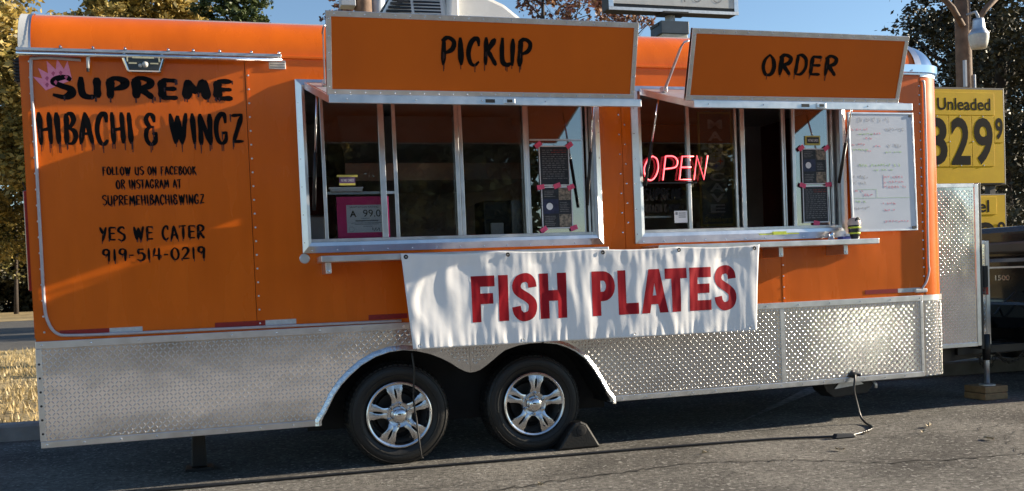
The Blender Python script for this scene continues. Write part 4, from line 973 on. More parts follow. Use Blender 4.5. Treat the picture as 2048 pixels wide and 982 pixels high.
def ribbon(P, w, vs, fs):
    o = len(vs); n = len(P)
    for i, p in enumerate(P):
        t = (P[min(i+1, n-1)]-P[max(i-1, 0)]).normalized(); q = Vector((-t.y, t.x))*w/2; vs += [p+q, p-q]
    fs += [(o+2*i, o+2*i+1, o+2*i+3, o+2*i+2) for i in range(n-1)]
def block(ch, w, h):      # heavy condensed capitals as plain polygons
    B = []; st = .38*w; hb = .235*h
    if ch == 'F': B = [(0, 0, st, h), (st, h-hb, w, h), (st, h*.39, w*.92, h*.39+hb*.98)]
    elif ch == 'I': B = [(0, 0, w, h)]
    elif ch == 'H': st = .335*w; B = [(0, 0, st, h), (w-st, 0, w, h), (st, h*.39, w-st, h*.39+hb)]
    elif ch == 'L': B = [(0, 0, st*1.05, h), (st*1.05, 0, w, hb*1.08)]
    elif ch == 'T': B = [(0, h-hb, w, h), (w*.30, 0, w*.70, h-hb)]
    elif ch == 'E': B = [(0, 0, st, h), (st, h-hb, w, h), (st, h*.40, w*.92, h*.40+hb*.92), (st, 0, w, hb)]
    vs, fs = [], []
    for a, b, c_, d in B:
        o = len(vs); vs += [Vector((a, b)), Vector((c_, b)), Vector((c_, d)), Vector((a, d))]; fs.append((o, o+1, o+2, o+3))
    if ch == 'A':
        q = [(0, 0), (.31*w, 0), (.37*w, .20*h), (.63*w, .20*h), (.69*w, 0), (w, 0), (.70*w, h), (.30*w, h), (.435*w, .40*h), (.5*w, .68*h), (.565*w, .40*h)]
        vs = [Vector(p) for p in q]; fs = [(0, 1, 2, 8), (2, 3, 10, 8), (3, 4, 5, 10), (0, 8, 9, 7), (5, 6, 9, 10), (7, 9, 6)]
    if ch == 'P':
        vs += [Vector((0, 0)), Vector((st, 0)), Vector((st, h)), Vector((0, h))]; fs.append((0, 1, 2, 3))
        t = .215*h; zc = (h - t/2 + h*.325 + t/2)/2; rz = h - t/2 - zc; x_ = w*.50; P = [Vector((st, zc+rz)), Vector(((st+x_)/2, zc+rz))]
        P += [Vector((x_ + (w-x_-.19*w)*math.sin(k*math.pi/12), zc+rz*math.cos(k*math.pi/12))) for k in range(13)] + [Vector(((st+x_)/2, zc-rz)), Vector((st, zc-rz))]
        ribbon(P, .057, vs, fs)
    if ch == 'S':
        q = [(.835, .70), (.80, .82), (.66, .90), (.48, .905), (.29, .86), (.19, .745), (.24, .635), (.42, .555), (.62, .485), (.80, .385), (.825, .26), (.74, .14), (.55, .09), (.36, .10), (.21, .19), (.165, .31)]
        ribbon(catmull([(p[0]*w, p[1]*h) for p in q], 3), .053, vs, fs)
    return [(v.x, v.y) for v in vs], fs
BN = thing('vinyl_banner', (2.15, -.28, .70), 'wrinkled white vinyl banner reading FISH PLATES in red hung from the counter shelves', 'banner')
NX, NZ = 260, 62; mb = MB()
vs = [bpos(i/NX, j/NZ) for i in range(NX+1) for j in range(NZ+1)]
mb.add(vs, [(i*(NZ+1)+j, (i+1)*(NZ+1)+j, (i+1)*(NZ+1)+j+1, i*(NZ+1)+j+1) for i in range(NX) for j in range(NZ)])
bs = mb.build('banner_sheet', M['banner'], BN, smooth=True)
sd = bs.modifiers.new('thickness', 'SOLIDIFY'); sd.thickness = .0012; sd.offset = 1.0
for ch, x0, x1 in (('F', 1.417, 1.556), ('I', 1.578, 1.637), ('S', 1.659, 1.812), ('H', 1.832, 1.998), ('P', 2.161, 2.309), ('L', 2.328, 2.459), ('A', 2.478, 2.656), ('T', 2.638, 2.787), ('E', 2.805, 2.957), ('S', 2.981, 3.133)):
    ov = .006 if ch == 'S' else 0
    vs2, fs = block(ch, x1-x0, .268+2*ov); P2 = [(x0+p[0], 0, .836-ov+p[1]) for p in vs2]
    me = bpy.data.meshes.new('banner_letter'); me.from_pydata(P2, [], fs)
    bm = bmesh.new(); bm.from_mesh(me); bmesh.ops.remove_doubles(bm, verts=bm.verts, dist=1e-5); bmesh.ops.triangulate(bm, faces=bm.faces)
    for it in range(5):
        es = [e for e in bm.edges if e.calc_length() > .014]
        if not es: break
        bmesh.ops.subdivide_edges(bm, edges=es, cuts=1, use_grid_fill=False); bmesh.ops.triangulate(bm, faces=bm.faces)
    for v in bm.verts:
        u_, v_ = bu(v.co.x, v.co.z); v.co = bpos(u_, v_, .0026)
    bmesh.ops.recalc_face_normals(bm, faces=bm.faces)
    if sum(f.normal.y for f in bm.faces) > 0: bmesh.ops.reverse_faces(bm, faces=bm.faces)
    bm.to_mesh(me); bm.free(); link('banner_letter', me, M['redletter'], BN, smooth=True)
for u in (.012, .275, .535, .755, .985):
    p = bpos(u, .965, .003); MB().lathe([(.004, -.001), (.010, -.003), (.013, .0)], p, 'y', 12).build('grommet', M['black'], BN)
for u in (.02, .30, .62, .98):
    p = bpos(u, .035, .003); MB().lathe([(.003, -.001), (.008, -.003), (.010, .0)], p, 'y', 10).build('grommet', M['alum'], BN)

# cord hanging from under the banner over the rear wheel
P = catmull([(1.10, .665), (1.106, .55), (1.098, .40), (1.112, .26), (1.118, .15), (1.128, .055), (1.14, .030)], 6)
tag(MB().tube([(p.x, -.035-.01*math.sin(i*.3), p.y) for i, p in enumerate(P)], .0055, 6).build('bungee_strap', M['cord'], smooth=True), 'thin black strap dangling from the arch in front of the rear wheel', 'strap')
# power cord
pc = [(4.168, -.035, .325), (4.150, -.055, .290), (4.135, -.065, .22), (4.150, -.07, .14), (4.155, -.10, .05), (4.150, -.16, .012), (4.05, -.36, .010), (3.80, -.50, .010), (3.72, -.52, .012), (3.60, -.47, .010), (3.3, -.38, .010), (2.9, -.33, .010), (2.3, -.27, .010), (1.7, -.23, .010), (1.2, -.19, .010), (.6, -.15, .010), (0, -.13, .010), (-.6, -.10, .010), (-1.6, -.05, .010), (-3.0, .1, .010)]
P = [Vector(p) for p in pc]; Q = []
q = [P[0]*2-P[1]] + P + [P[-1]*2-P[-2]]
for i in range(1, len(q)-2):
    for k in range(7):
        t = k/7; a, b, c_, d = q[i-1], q[i], q[i+1], q[i+2]; Q.append(0.5*((2*b)+(c_-a)*t+(2*a-5*b+4*c_-d)*t*t+(3*b-a-3*c_+d)*t**3))
for v in Q: v.z = max(v.z, .0085)
CD = thing('power_cord', (3.7, -.5, 0), 'black power cord dropping from the skirt and running along the ground', 'cord')
MB().tube(Q, .008, 7).build('cord', M['cord'], CD, smooth=True)
MB().hexa([(3.64, -.54, .003), (3.80, -.55, .003), (3.80, -.50, .003), (3.64, -.49, .003), (3.66, -.53, .032), (3.78, -.54, .024), (3.78, -.51, .024), (3.66, -.50, .032)]).build('plug', M['black'], CD, bev=.006)
# wheel chock
ck = MB().prism([(1.985, .002), (2.10, .165), (2.145, .175), (2.185, .155), (2.275, .002)], 'y', -.055, .12).build('wheel_chock', M['rubber'], bev=.012)
CK = thing('chock', (2.13, .03, 0), 'black rubber wheel chock wedged against the front trailer wheel', 'wheel chock')
ck.name = 'chock_body'; adopt(ck, CK)
MB().lathe([(.0, -.060), (.030, -.058), (.034, -.056)], (2.145, 0, .118), 'y', 16).build('chock_handle', M['well'], CK)
# blocks under the jack
for k, (dx, dy, lab) in enumerate(((0, 0, 'lower timber block on the asphalt under the tongue jack'), (.012, .01, 'upper timber block directly under the tongue jack foot'))):
    o = MB().box(5.585+dx, .32+dy, .002+.051*k, 5.800+dx, .54+dy, .051+.051*k).build('timber_block', M['lumber'], bev=.004); tag(o, lab, 'wood block', 'timber blocks stacked under the jack')

# neon OPEN sign
ON = thing('neon_sign', (2.9, .02, 1.67), 'lit red neon OPEN sign in the order window', 'neon sign')
NE = {'O': (0, .105, [[(.062,1),(.028,.86),(.0,.5),(.008,.14),(.040,.0),(.074,.14),(.098,.5),(.092,.86),(.062,1)]]),
      'P': (.128, .1, [[(0,0),(.026,1),(.082,.98),(.108,.80),(.092,.54),(.014,.46)]]),
      'E': (.246, .1, [[(.108,.98),(.026,.99),(.0,.02),(.084,.01)], [(.014,.53),(.088,.53)]]),
      'N': (.352, .1, [[(.0,0),(.026,1),(.072,.02),(.104,1.02)]])}
for chh, (ox, wd, strokes) in NE.items():
    a = MB(); b = MB()
    for st in strokes:
        pts = [(2.672+ox+p[0], 1.676+p[1]*.155) for p in st]
        pts = [(v.x, v.y) for v in catmull(pts, 8)] if chh == 'O' or (chh == 'P') else pts
        if chh == 'P': pts = [(2.672+ox+st[0][0], 1.676)] + [(v.x, v.y) for v in catmull([(2.672+ox+p[0], 1.676+p[1]*.155) for p in st[1:]], 7)]
        a.tube([(x, .020, z) for x, z in pts], .0058, 8); b.tube([(x, .0165, z) for x, z in pts], .0030, 6)
    lt = a.build('neon_tube', M['neon'], ON, smooth=True); b.build('tube_core', M['neoncore'], lt, smooth=True)
MB().box(2.69, .030, 1.655, 3.05, .036, 1.664).build('sign_bracket', M['black'], ON)

# health grade certificate on pink card
HC = thing('grade_certificate', (.86, .07, 1.35), 'white sanitation grade certificate on pink card in the pickup window', 'certificate')
MB().box(.709, .0575, 1.353, 1.018, .0595, 1.602).build('pink_card', M['pink'], HC)
MB().box(.764, .0555, 1.390, .974, .0570, 1.553).build('paper', M['paper'], HC)
mb = MB(); fit_text(mb, 'A', .783, .822, 1.482, 1.520, .0553, .03); fit_text(mb, '99.0', .862, .966, 1.482, 1.524, .0553)
fit_text(mb, 'SANITATION RATING', .783, .955, 1.535, 1.546, .0553, .0)
mb.build('grade_text', M['ink'], HC)
mb = MB()
for z, x0, x1 in ((1.472, .85, .90), (1.455, .815, .95), (1.445, .79, .97), (1.437, .81, .95), (1.425, .86, .915)): mb.box(x0, .0549, z, x1, .0554, z+.003 if z != 1.455 else z+.008)
for k in range(9): mb.box(.913+k*.005, .0549, 1.402+.006*math.sin(k*2.1), .917+k*.005, .0554, 1.412+.007*math.cos(k*1.7))
mb.lathe([(.014, 0), (.0155, -.0003)], (.790, .0552, 1.410), 'y', 20); mb.build('fine_print', M['inkgrey'], HC)
# stickers and ledge by the certificate
st = thing('payment_sticker', (.78, .05, 1.70), 'small purple and yellow payment sticker above the grade certificate', 'sticker')
MB().box(.729, .0415, 1.681, .822, .0435, 1.716).build('sticker', M['purple'], st)
for z0, z1, x0, x1 in ((1.7165, 1.729, .716, .838), (1.668, 1.6805, .728, .822)): MB().box(x0, .041, z0, x1, .0437, z1).build('yellow_tape', M['yellow'], st)
mb = MB(); fit_text(mb, 'WE TAKE', .737, .772, 1.690, 1.706, .0412, .02); fit_text(mb, 'CARDS', .778, .815, 1.690, 1.706, .0412, .02); mb.build('sticker_text', M['tapew'], st)
o = MB().box(.678, .052, 1.6345, .864, .098, 1.650).box(.672, .050, 1.6505, .868, .100, 1.659).build('paper_tray', M['paper']); tag(o, 'pale flat paper tray lying on the ledge behind the pickup window', 'tray')

# menus
def menu_dark(nm, x0, x1, z0, z1, y, lab, seed):
    t = thing(nm, ((x0+x1)/2, y, z0), lab, 'menu', 'menus taped to the serving window glass'); rnd = random.Random(seed)
    MB().box(x0, y-.002, z0, x1, y-.0005, z1).build('menu_sheet', M['paper'], t)
    MB().box(x0+.006, y-.003, z0+.007, x1-.006, y-.0021, z1-.007).build('menu_face', M['menu_dark'], t)
    a, b = MB(), MB(); z = z1-.03; k = 0
    while z > z0+.03:
        xx = x0+.02
        while xx < x1-.03:
            w = rnd.uniform(.012, .035); (b if k < 2 and xx > (x0+x1)/2-.02 else a).box(xx, y-.0036, z, min(xx+w, x1-.016), y-.0031, z+.0042); xx += w+.007
        z -= .0135; k += 1
    a.build('menu_lines', M['menu_text'], t, kind='stuff'); b.build('menu_heading', M['menu_red'], t, kind='stuff')
    return t
def menu_photo(nm, x0, x1, z0, z1, y, lab, seed):
    t = thing(nm, ((x0+x1)/2, y, z0), lab, 'menu', 'menus taped to the serving window glass'); rnd = random.Random(seed)
    MB().box(x0, y-.002, z0, x1, y-.0005, z1).build('menu_sheet', M['paper'], t)
    MB().box(x0+.006, y-.003, z0+.007, x1-.006, y-.0021, z1-.007).build('menu_face', M['menu_dark'], t)
    xm = (x0+x1)/2+.012; H = z1-z0
    for (a, b, c0, c1, mm) in ((x0+.008, xm-.004, z0+H*.36, z0+H*.70, 'menu_blue'), (xm, x1-.010, z0+H*.68, z1-.010, 'food'), (xm, x1-.010, z0+.010, z0+H*.34, 'food')):
        MB().box(a, y-.0037, c0, b, y-.0031, c1).build('menu_picture', M[mm], t)
    MB().lathe([(.0, -.0004), (.022, 0)], ((x0+xm)/2-.006, y-.0039, z0+H*.53), 'y', 14).build('plate_picture', M['paper'], t)
    mb = MB()
    for (a, b, c0, c1) in ((x0+.018, xm-.014, z0+H*.76, z1-.02), (xm+.006, x1-.018, z0+H*.40, z0+H*.62), (x0+.018, xm-.014, z0+.02, z0+H*.30)):
        z = c0
        while z < c1: mb.box(a, y-.0036, z, a+(b-a)*rnd.uniform(.7, 1), y-.0031, z+.004); z += .011
    mb.build('menu_lines', M['menu_text'], t, kind='stuff'); return t
def tapes(t, pts, y):
    rnd = random.Random(len(pts))
    for x, z in pts:
        a = rnd.uniform(-.7, .7); ca, sa = math.cos(a), math.sin(a); q = [(-.024, -.015), (.024, -.015), (.024, .015), (-.024, .015)]
        MB().add([(x+p[0]*ca-p[1]*sa, y-.0045-(.0007 if i else 0), z+p[0]*sa+p[1]*ca) for i, p in enumerate(q)], [(0, 1, 2, 3)]).build('tape', M['pinktape'], t)
y1 = .0395
m1 = menu_dark('menu', 1.969, 2.168, 1.651, 1.900, y1, 'dark text menu, upper sheet taped in the pickup window', 41); tapes(m1, [(1.966, 1.905), (2.172, 1.902)], y1)
m2 = menu_photo('menu', 1.975, 2.178, 1.383, 1.645, y1, 'picture menu with food photos, lower sheet in the pickup window', 42); tapes(m2, [(1.972, 1.643), (2.08, 1.650), (2.172, 1.640), (1.982, 1.378), (2.182, 1.384)], y1)
m3 = menu_photo('menu', 3.846, 4.040, 1.639, 1.881, y1-.006, 'picture menu with food photos, upper sheet in the order window', 43); tapes(m3, [(3.842, 1.884), (4.040, 1.884)], y1-.006)
m4 = menu_dark('menu', 3.846, 4.044, 1.378, 1.628, y1-.006, 'dark text menu, lower sheet taped in the order window', 44); tapes(m4, [(3.846, 1.632), (4.048, 1.636), (3.945, 1.374)], y1-.006)
st = thing('window_tag', (3.94, .03, 1.91), 'small framed black and white tag above the menus in the order window', 'sticker')
MB().box(3.880, .0375, 1.905, 3.998, .0395, 1.968).build('tag_backing', M['yellow'], st); MB().box(3.893, .0365, 1.916, 3.988, .0374, 1.958).build('tag_face', M['ink'], st)
mb = MB(); fit_text(mb, 'WE TAKE', 3.900, 3.940, 1.928, 1.946, .0363, .02); fit_text(mb, 'CARDS', 3.944, 3.982, 1.928, 1.946, .0363, .02); mb.build('tag_text', M['paper'], st)
# white card and straw-like strip in the order window
cd = thing('payment_card_notice', (2.94, .04, 1.40), 'small white printed card in the corner of the order window', 'notice')
MB().box(2.885, .0405, 1.400, 2.978, .0425, 1.478).build('card', M['paper'], cd)
mb = MB()
for z in (1.460, 1.447, 1.434): mb.box(2.915, .0399, z, 2.965, .0404, z+.006)
mb.box(2.892, .0399, 1.452, 2.908, .0404, 1.470); mb.build('card_print', M['inkgrey'], cd)
o = MB().box(2.692, .080, 1.438, 2.88, .095, 1.449).build('plastic_rod', M['white_plastic']); tag(o, 'thin white plastic rod behind the order window', 'rod')

# team pennant inside
TP = thing('wall_pennant', (3.45, .52, 1.40), 'tall dark pennant banner reading MAN CAVE hanging inside the order window', 'pennant')
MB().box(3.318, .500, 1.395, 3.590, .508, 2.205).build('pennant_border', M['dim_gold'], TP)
MB().box(3.334, .4965, 1.412, 3.574, .4995, 2.190).build('pennant_field', M['ink'], TP)
mb = MB()
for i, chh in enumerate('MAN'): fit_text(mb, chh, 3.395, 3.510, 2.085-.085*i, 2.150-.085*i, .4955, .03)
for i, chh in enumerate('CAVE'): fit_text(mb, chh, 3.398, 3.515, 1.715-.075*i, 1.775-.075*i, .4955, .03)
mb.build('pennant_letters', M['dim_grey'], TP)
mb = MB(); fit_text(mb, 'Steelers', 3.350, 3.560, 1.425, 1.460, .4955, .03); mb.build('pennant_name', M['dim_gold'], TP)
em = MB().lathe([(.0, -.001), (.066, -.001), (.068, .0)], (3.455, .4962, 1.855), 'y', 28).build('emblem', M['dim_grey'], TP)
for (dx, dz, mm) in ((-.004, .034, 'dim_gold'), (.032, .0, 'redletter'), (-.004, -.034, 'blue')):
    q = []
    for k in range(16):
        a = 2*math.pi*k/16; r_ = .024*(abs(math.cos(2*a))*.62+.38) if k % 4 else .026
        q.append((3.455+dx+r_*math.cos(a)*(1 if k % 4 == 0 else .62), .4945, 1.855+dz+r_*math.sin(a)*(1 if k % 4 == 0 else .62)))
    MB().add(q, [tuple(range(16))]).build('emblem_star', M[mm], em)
# things inside
ckk = thing('wall_clock', (3.05, 1.5, 2.0), 'round dim wall clock inside the order window', 'clock')
MB().lathe([(.0, -.02), (.125, -.02), (.14, -.03), (.15, 0)], (3.15, 1.60, 2.26), 'y', 32).build('clock_face', M['cream'], ckk)
bx = thing('countertop_oven', (1.75, .30, 1.262), 'dark box-shaped countertop appliance behind the pickup window', 'appliance')
MB().box(1.66, .27, 1.2615, 1.86, .50, 1.585).build('oven_body', M['black'], bx, bev=.012); MB().box(1.845, .26, 1.28, 1.93, .2695, 1.58).build('oven_door', M['stainless'], bx)
o = MB().box(1.700, .245, 1.2625, 1.785, .2655, 1.44).build('napkin_dispenser', M['white_plastic'], bev=.006); tag(o, 'grey napkin dispenser in front of the dark countertop appliance', 'dispenser')
o = MB().lathe([(.0, 0), (.036, 0), (.04, .12), (.0, .125)], (3.52, .34, 1.262), 'z', 16).build('steel_canister', M['stainless'], smooth=True); tag(o, 'steel canister on the counter inside the order window', 'canister')
o = MB().box(.30, 1.45, 1.282, .80, 1.85, 1.60).build('steam_table', M['stainless'], bev=.02); tag(o, 'stainless steam table on the back counter', 'steam table')

# whiteboard
WB = thing('whiteboard', (4.46, -.03, 1.30), 'white dry-erase board with faded red and green prices beside the order window', 'whiteboard')
def wbp(x, z, d=0.0): return (x, -.036 - .020*(2.125-z)/.82 - d, z)
wx0, wx1, wz0, wz1 = 4.168, 4.698, 1.302, 2.118
def wbox(x0, x1, z0, z1, d0, d1, nm, m, bev=0, par=WB):
    return MB().hexa([wbp(x0, z0, d1), wbp(x1, z0, d1), wbp(x1, z0, d0), wbp(x0, z0, d0), wbp(x0, z1, d1), wbp(x1, z1, d1), wbp(x1, z1, d0), wbp(x0, z1, d0)]).build(nm, M[m], par, bev=bev)
wbox(wx0+.008, wx1-.008, wz0+.008, wz1-.008, -.008, .0, 'board_face', 'board')
for a in ((wx0, wx1, wz0, wz0+.012), (wx0, wx1, wz1-.012, wz1), (wx0, wx0+.012, wz0+.0125, wz1-.0125), (wx1-.012, wx1, wz0+.0125, wz1-.0125)): wbox(*a, -.012, .004, 'board_frame', 'alum', .002)
for a in ((wx1-.045, wx1-.013, wz0+.0125, wz0+.03), (wx1-.035, wx1-.013, wz1-.03, wz1-.0125), (wx0+.013, wx0+.035, wz1-.022, wz1-.0125)): wbox(*a, .0005, .0055, 'frame_corner', 'black')
def scrawl(x0, x1, z, h, m, seed, dens=1.0):
    rnd = random.Random(seed); mb = MB(); x = x0; k = 0
    while x < x1:
        w = rnd.uniform(.012, .028); n_ = 6; pts = []
        for i in range(n_): pts.append((x+w*(i % 3)/2*rnd.uniform(.6, 1), z+h*rnd.random()))
        for a, b in zip(pts[:-1], pts[1:]):
            d = Vector((b[0]-a[0], b[1]-a[1])); 
            if d.length < 1e-4: continue
            nn = Vector((-d.y, d.x)).normalized()*.0016; k += 1; dd = .0008+.0003*(k % 4)
            mb.add([wbp(a[0]-nn.x, a[1]-nn.y, dd), wbp(b[0]-nn.x, b[1]-nn.y, dd), wbp(b[0]+nn.x, b[1]+nn.y, dd), wbp(a[0]+nn.x, a[1]+nn.y, dd)], [(0, 1, 2, 3)])
        x += w + (rnd.uniform(.015, .03) if rnd.random() < .22 else .005)
    mb.build('marker_writing', M[m], WB)
for i, (x0, x1, z, h, m) in enumerate(((4.25, 4.50, 2.045, .045, 'inkfaint'), (4.19, 4.32, 1.992, .017, 'inkred'), (4.37, 4.42, 1.965, .017, 'inkred'), (4.30, 4.345, 1.932, .018, 'inkred'), (4.25, 4.35, 1.965, .010, 'inkgreen'), (4.19, 4.29, 1.890, .016, 'inkred'), (4.375, 4.42, 1.880, .016, 'inkred'), (4.31, 4.35, 1.848, .013, 'inkred'), (4.20, 4.30, 1.855, .014, 'inkgreen'), (4.47, 4.60, 1.985, .03, 'inkfaint'), (4.48, 4.58, 1.875, .03, 'inkfaint'), (4.46, 4.60, 1.84, .010, 'inkgreen'), (4.24, 4.58, 1.745, .022, 'inkgreen'), (4.36, 4.52, 1.715, .014, 'inkgreen'), (4.19, 4.30, 1.66, .03, 'inkfaint'), (4.19, 4.30, 1.62, .026, 'inkfaint'), (4.44, 4.59, 1.665, .020, 'inkred'), (4.44, 4.60, 1.630, .018, 'inkred'), (4.44, 4.62, 1.598, .018, 'inkred'), (4.20, 4.26, 1.572, .016, 'inkred'), (4.27, 4.35, 1.545, .020, 'inkred'), (4.20, 4.29, 1.50, .016, 'inkgreen'), (4.19, 4.30, 1.45, .026, 'inkfaint'), (4.42, 4.55, 1.485, .015, 'inkred'), (4.43, 4.52, 1.440, .015, 'inkred'), (4.43, 4.55, 1.36, .018, 'inkred'), (4.56, 4.62, 1.365, .012, 'inkred'))):
    scrawl(x0, x1, z, h, m, 100+i)
wbox(4.19, 4.66, 1.531, 1.533, .0006, .001, 'marker_line', 'inkgreen'); wbox(4.375, 4.377, 1.535, 1.59, .0006, .001, 'marker_line', 'inkgreen'); wbox(4.22, 4.376, 1.590, 1.592, .0006, .001, 'marker_line', 'inkgreen')
wbox(4.435, 4.438, 1.60, 1.69, .0006, .001, 'marker_line', 'inkred')

# cup, wrapper and marker on the shelf
CU = thing('tumbler', (4.135, -.12, 1.250), 'dark lidded tumbler with yellow bands on the order shelf', 'tumbler')
cz = 1.2505; cx, cy = 4.135, -.12
MB().lathe([(.0, 0), (.030, 0), (.032, .004), (.041, .092), (.040, .095), (.0, .095)], (cx, cy, cz), 'z', 24).build('cup_body', M['cupdark'], CU, smooth=True)
for z0, r_ in ((.036, .0362), (.074, .0402)): MB().lathe([(r_, 0), (r_+.0025, .002), (r_+.003, .009), (r_+.0005, .011)], (cx, cy, cz+z0), 'z', 24).build('cup_band', M['hi_yellow'], CU, smooth=True)
MB().lathe([(.043, .0955), (.044, .108), (.041, .128), (.030, .142), (.0, .147)], (cx, cy, cz), 'z', 24).build('cup_lid', M['cuplid'], CU, smooth=True)
MB().lathe([(.0, -.004), (.018, -.002), (.021, 0)], (cx, cy-.037, cz+.127), 'y', 14).build('lid_opening', M['black'], CU)
o = MB().box(4.020, -.15, 1.2505, 4.085, -.09, 1.272).build('blue_packet', M['blue'], bev=.004); tag(o, 'small blue packet on the order shelf beside the tumbler', 'packet')
o = MB().box(4.062, -.13, 1.2725, 4.092, -.10, 1.290).build('napkin', M['paper'], bev=.003); tag(o, 'small white folded napkin on the blue packet', 'napkin')
o = MB().lathe([(.0, 0), (.020, 0), (.022, .05), (.014, .055), (.0, .055)], (3.985, -.07, 1.2505), 'z', 14).build('steel_cup', M['chrome'], smooth=True); tag(o, 'small shiny steel cup on the order shelf by the window frame', 'cup')
hl = MB().box(3.56, -.045, 1.300, 3.66, -.0335, 1.322).box(3.46, -.041, 1.302, 3.76, -.034, 1.308).build('yellow_ribbon', M['hi_yellow']); tag(hl, 'fluorescent yellow ribbon stuck on the lower frame of the order window', 'ribbon')

# ================================================================== TRUCK
TK = thing('pickup_truck', (8.6, 1.05, 0), 'black pickup truck hitched at the right with its tailgate facing the trailer', 'pickup truck')
tx = 6.42; ty0, ty1 = .04, 2.06
MB().box(tx+.02, ty0, .62, 8.09, ty1, 1.30).build('bed_body', M['blackgloss'], TK, bev=.05)
tgm = MB().prism([(tx-.02, .72), (tx-.035, 1.05), (tx-.005, 1.10), (tx-.02, 1.30), (tx+.0, 1.345), (tx+.05, 1.352), (tx+.05, .72)], 'y', ty0+.06, ty1-.06).build('tailgate', M['blackgloss'], TK, bev=.012)
MB().box(tx-.048, .62, 1.12, tx-.008, 1.55, 1.22).build('tailgate_recess', M['black'], tgm, bev=.02)
MB().box(tx-.040, .20, .998, tx-.037, 1.92, 1.012).build('tailgate_glint', M['alum_dull'], tgm)  # bright metal strip standing in for a reflection band on the black paint
mb = MB(); co, fs = textmesh('1500', .02); mn = co.min(0); mx_ = co.max(0)
mb.add([(tx-.036, 1.04-(p[0]-mn[0])*.16/(mx_[0]-mn[0]), .895+(p[1]-mn[1])*.045/(mx_[1]-mn[1])) for p in co], fs).build('badge', M['chrome'], tgm)
MB().prism([(tx-.20, .50), (tx-.24, .60), (tx-.22, .72), (tx-.05, .735), (tx-.02, .50)], 'y', ty0-.02, ty1+.02).build('rear_bumper', M['blackgloss'], TK, bev=.02)
for y0, y1 in ((ty0-.005, ty0+.055), (ty1-.055, ty1+.005)): MB().box(tx-.015, y0, .85, tx+.10, y1, 1.28).build('tail_light', M['taillight'], TK, bev=.01)
MB().box(tx-.30, .98, .40, tx+.3, 1.12, .50).build('hitch_receiver', M['black'], TK)
MB().tube([(6.74-.32, 1.06, .47), (6.42, 1.06, .56)], .030, 10).build('hitch_ball', M['chrome'], TK, smooth=True)
MB().box(tx+.1, .25, .30, 12.0, 1.7, .60).build('truck_frame', M['black'], TK)
cabp = [(8.1, .62), (8.1, 1.38), (8.2, 2.02), (8.4, 2.10), (10.4, 2.08), (11.2, 1.40), (12.3, 1.25), (12.45, .9), (12.4, .5), (8.1, .5)]
MB().prism(cabp, 'y', ty0+.02, ty1-.02).build('cab', M['blackgloss'], TK, bev=.05)
for y_ in (ty0+.012, ty1-.02): MB().prism([(8.3, 1.42), (8.35, 1.92), (8.5, 1.99), (10.3, 1.97), (10.95, 1.42)], 'y', y_, y_+.008).build('side_window', M['cupdark'], TK)
for wx in (7.55, 11.35):
    for y_ in (ty0+.0, ty1-.26):
        w_ = MB().lathe([(.20, .0), (.30, -.01), (.37, .01), (.385, .05), (.385, .20), (.37, .25), (.2, .26)], (wx, y_, .385), 'y', 40).build('wheel', M['rubber'], TK, smooth=True)
        MB().lathe([(.0, .03), (.08, .02), (.19, .04), (.21, .01)], (wx, y_-.005, .385), 'y', 30).build('rim', M['rim'], w_, smooth=True)
# safety chain and cable between tongue and truck
SCN = thing('safety_chain', (6.35, .8, .2), 'sagging steel safety chain between trailer tongue and truck hitch', 'chain')
lk = MB(); ring = []
for k in range(10):
    a = 2*math.pi*k/10; ring.append((.022*math.cos(a)+(.012 if math.cos(a) > 0 else -.012), .014*math.sin(a), 0))
lk.tube(ring+[ring[0]], .005, 5, caps=False); lme = lk.build('tmp_link', M['chain']); lmesh = lme.data; bpy.data.objects.remove(lme)
def chain(a, b, sag, nlink):
    a, b = Vector(a), Vector(b); pts = [a.lerp(b, t/nlink) - Vector((0, 0, sag*4*(t/nlink)*(1-t/nlink))) for t in range(nlink+1)]
    for i in range(nlink):
        o = bpy.data.objects.new('link', lmesh); COL.objects.link(o); d = (pts[i+1]-pts[i]); o.location = (pts[i]+pts[i+1])/2
        qd = d.to_track_quat('X', 'Z'); o.rotation_mode = 'QUATERNION'
        from mathutils import Quaternion
        o.rotation_quaternion = qd @ Quaternion((1, 0, 0), (math.pi/2 if i % 2 else 0)); o.parent = SCN; o.matrix_parent_inverse = Matrix.Translation(-Vector((6.35, .8, .2)))
chain((6.05, .72, .34), (6.52, .80, .40), .14, 13); chain((6.10, .95, .30), (6.60, 1.25, .38), .20, 14)
cab = catmull([(5.87, .60), (6.02, .66), (6.12, .52), (6.22, .60), (6.36, .70)], 6)
tag(MB().tube([(p.x, .80, p.y+.10) for p in cab], .008, 6).build('breakaway_cable', M['cord'], smooth=True), 'thin black breakaway cable looping to the truck bumper', 'cable')

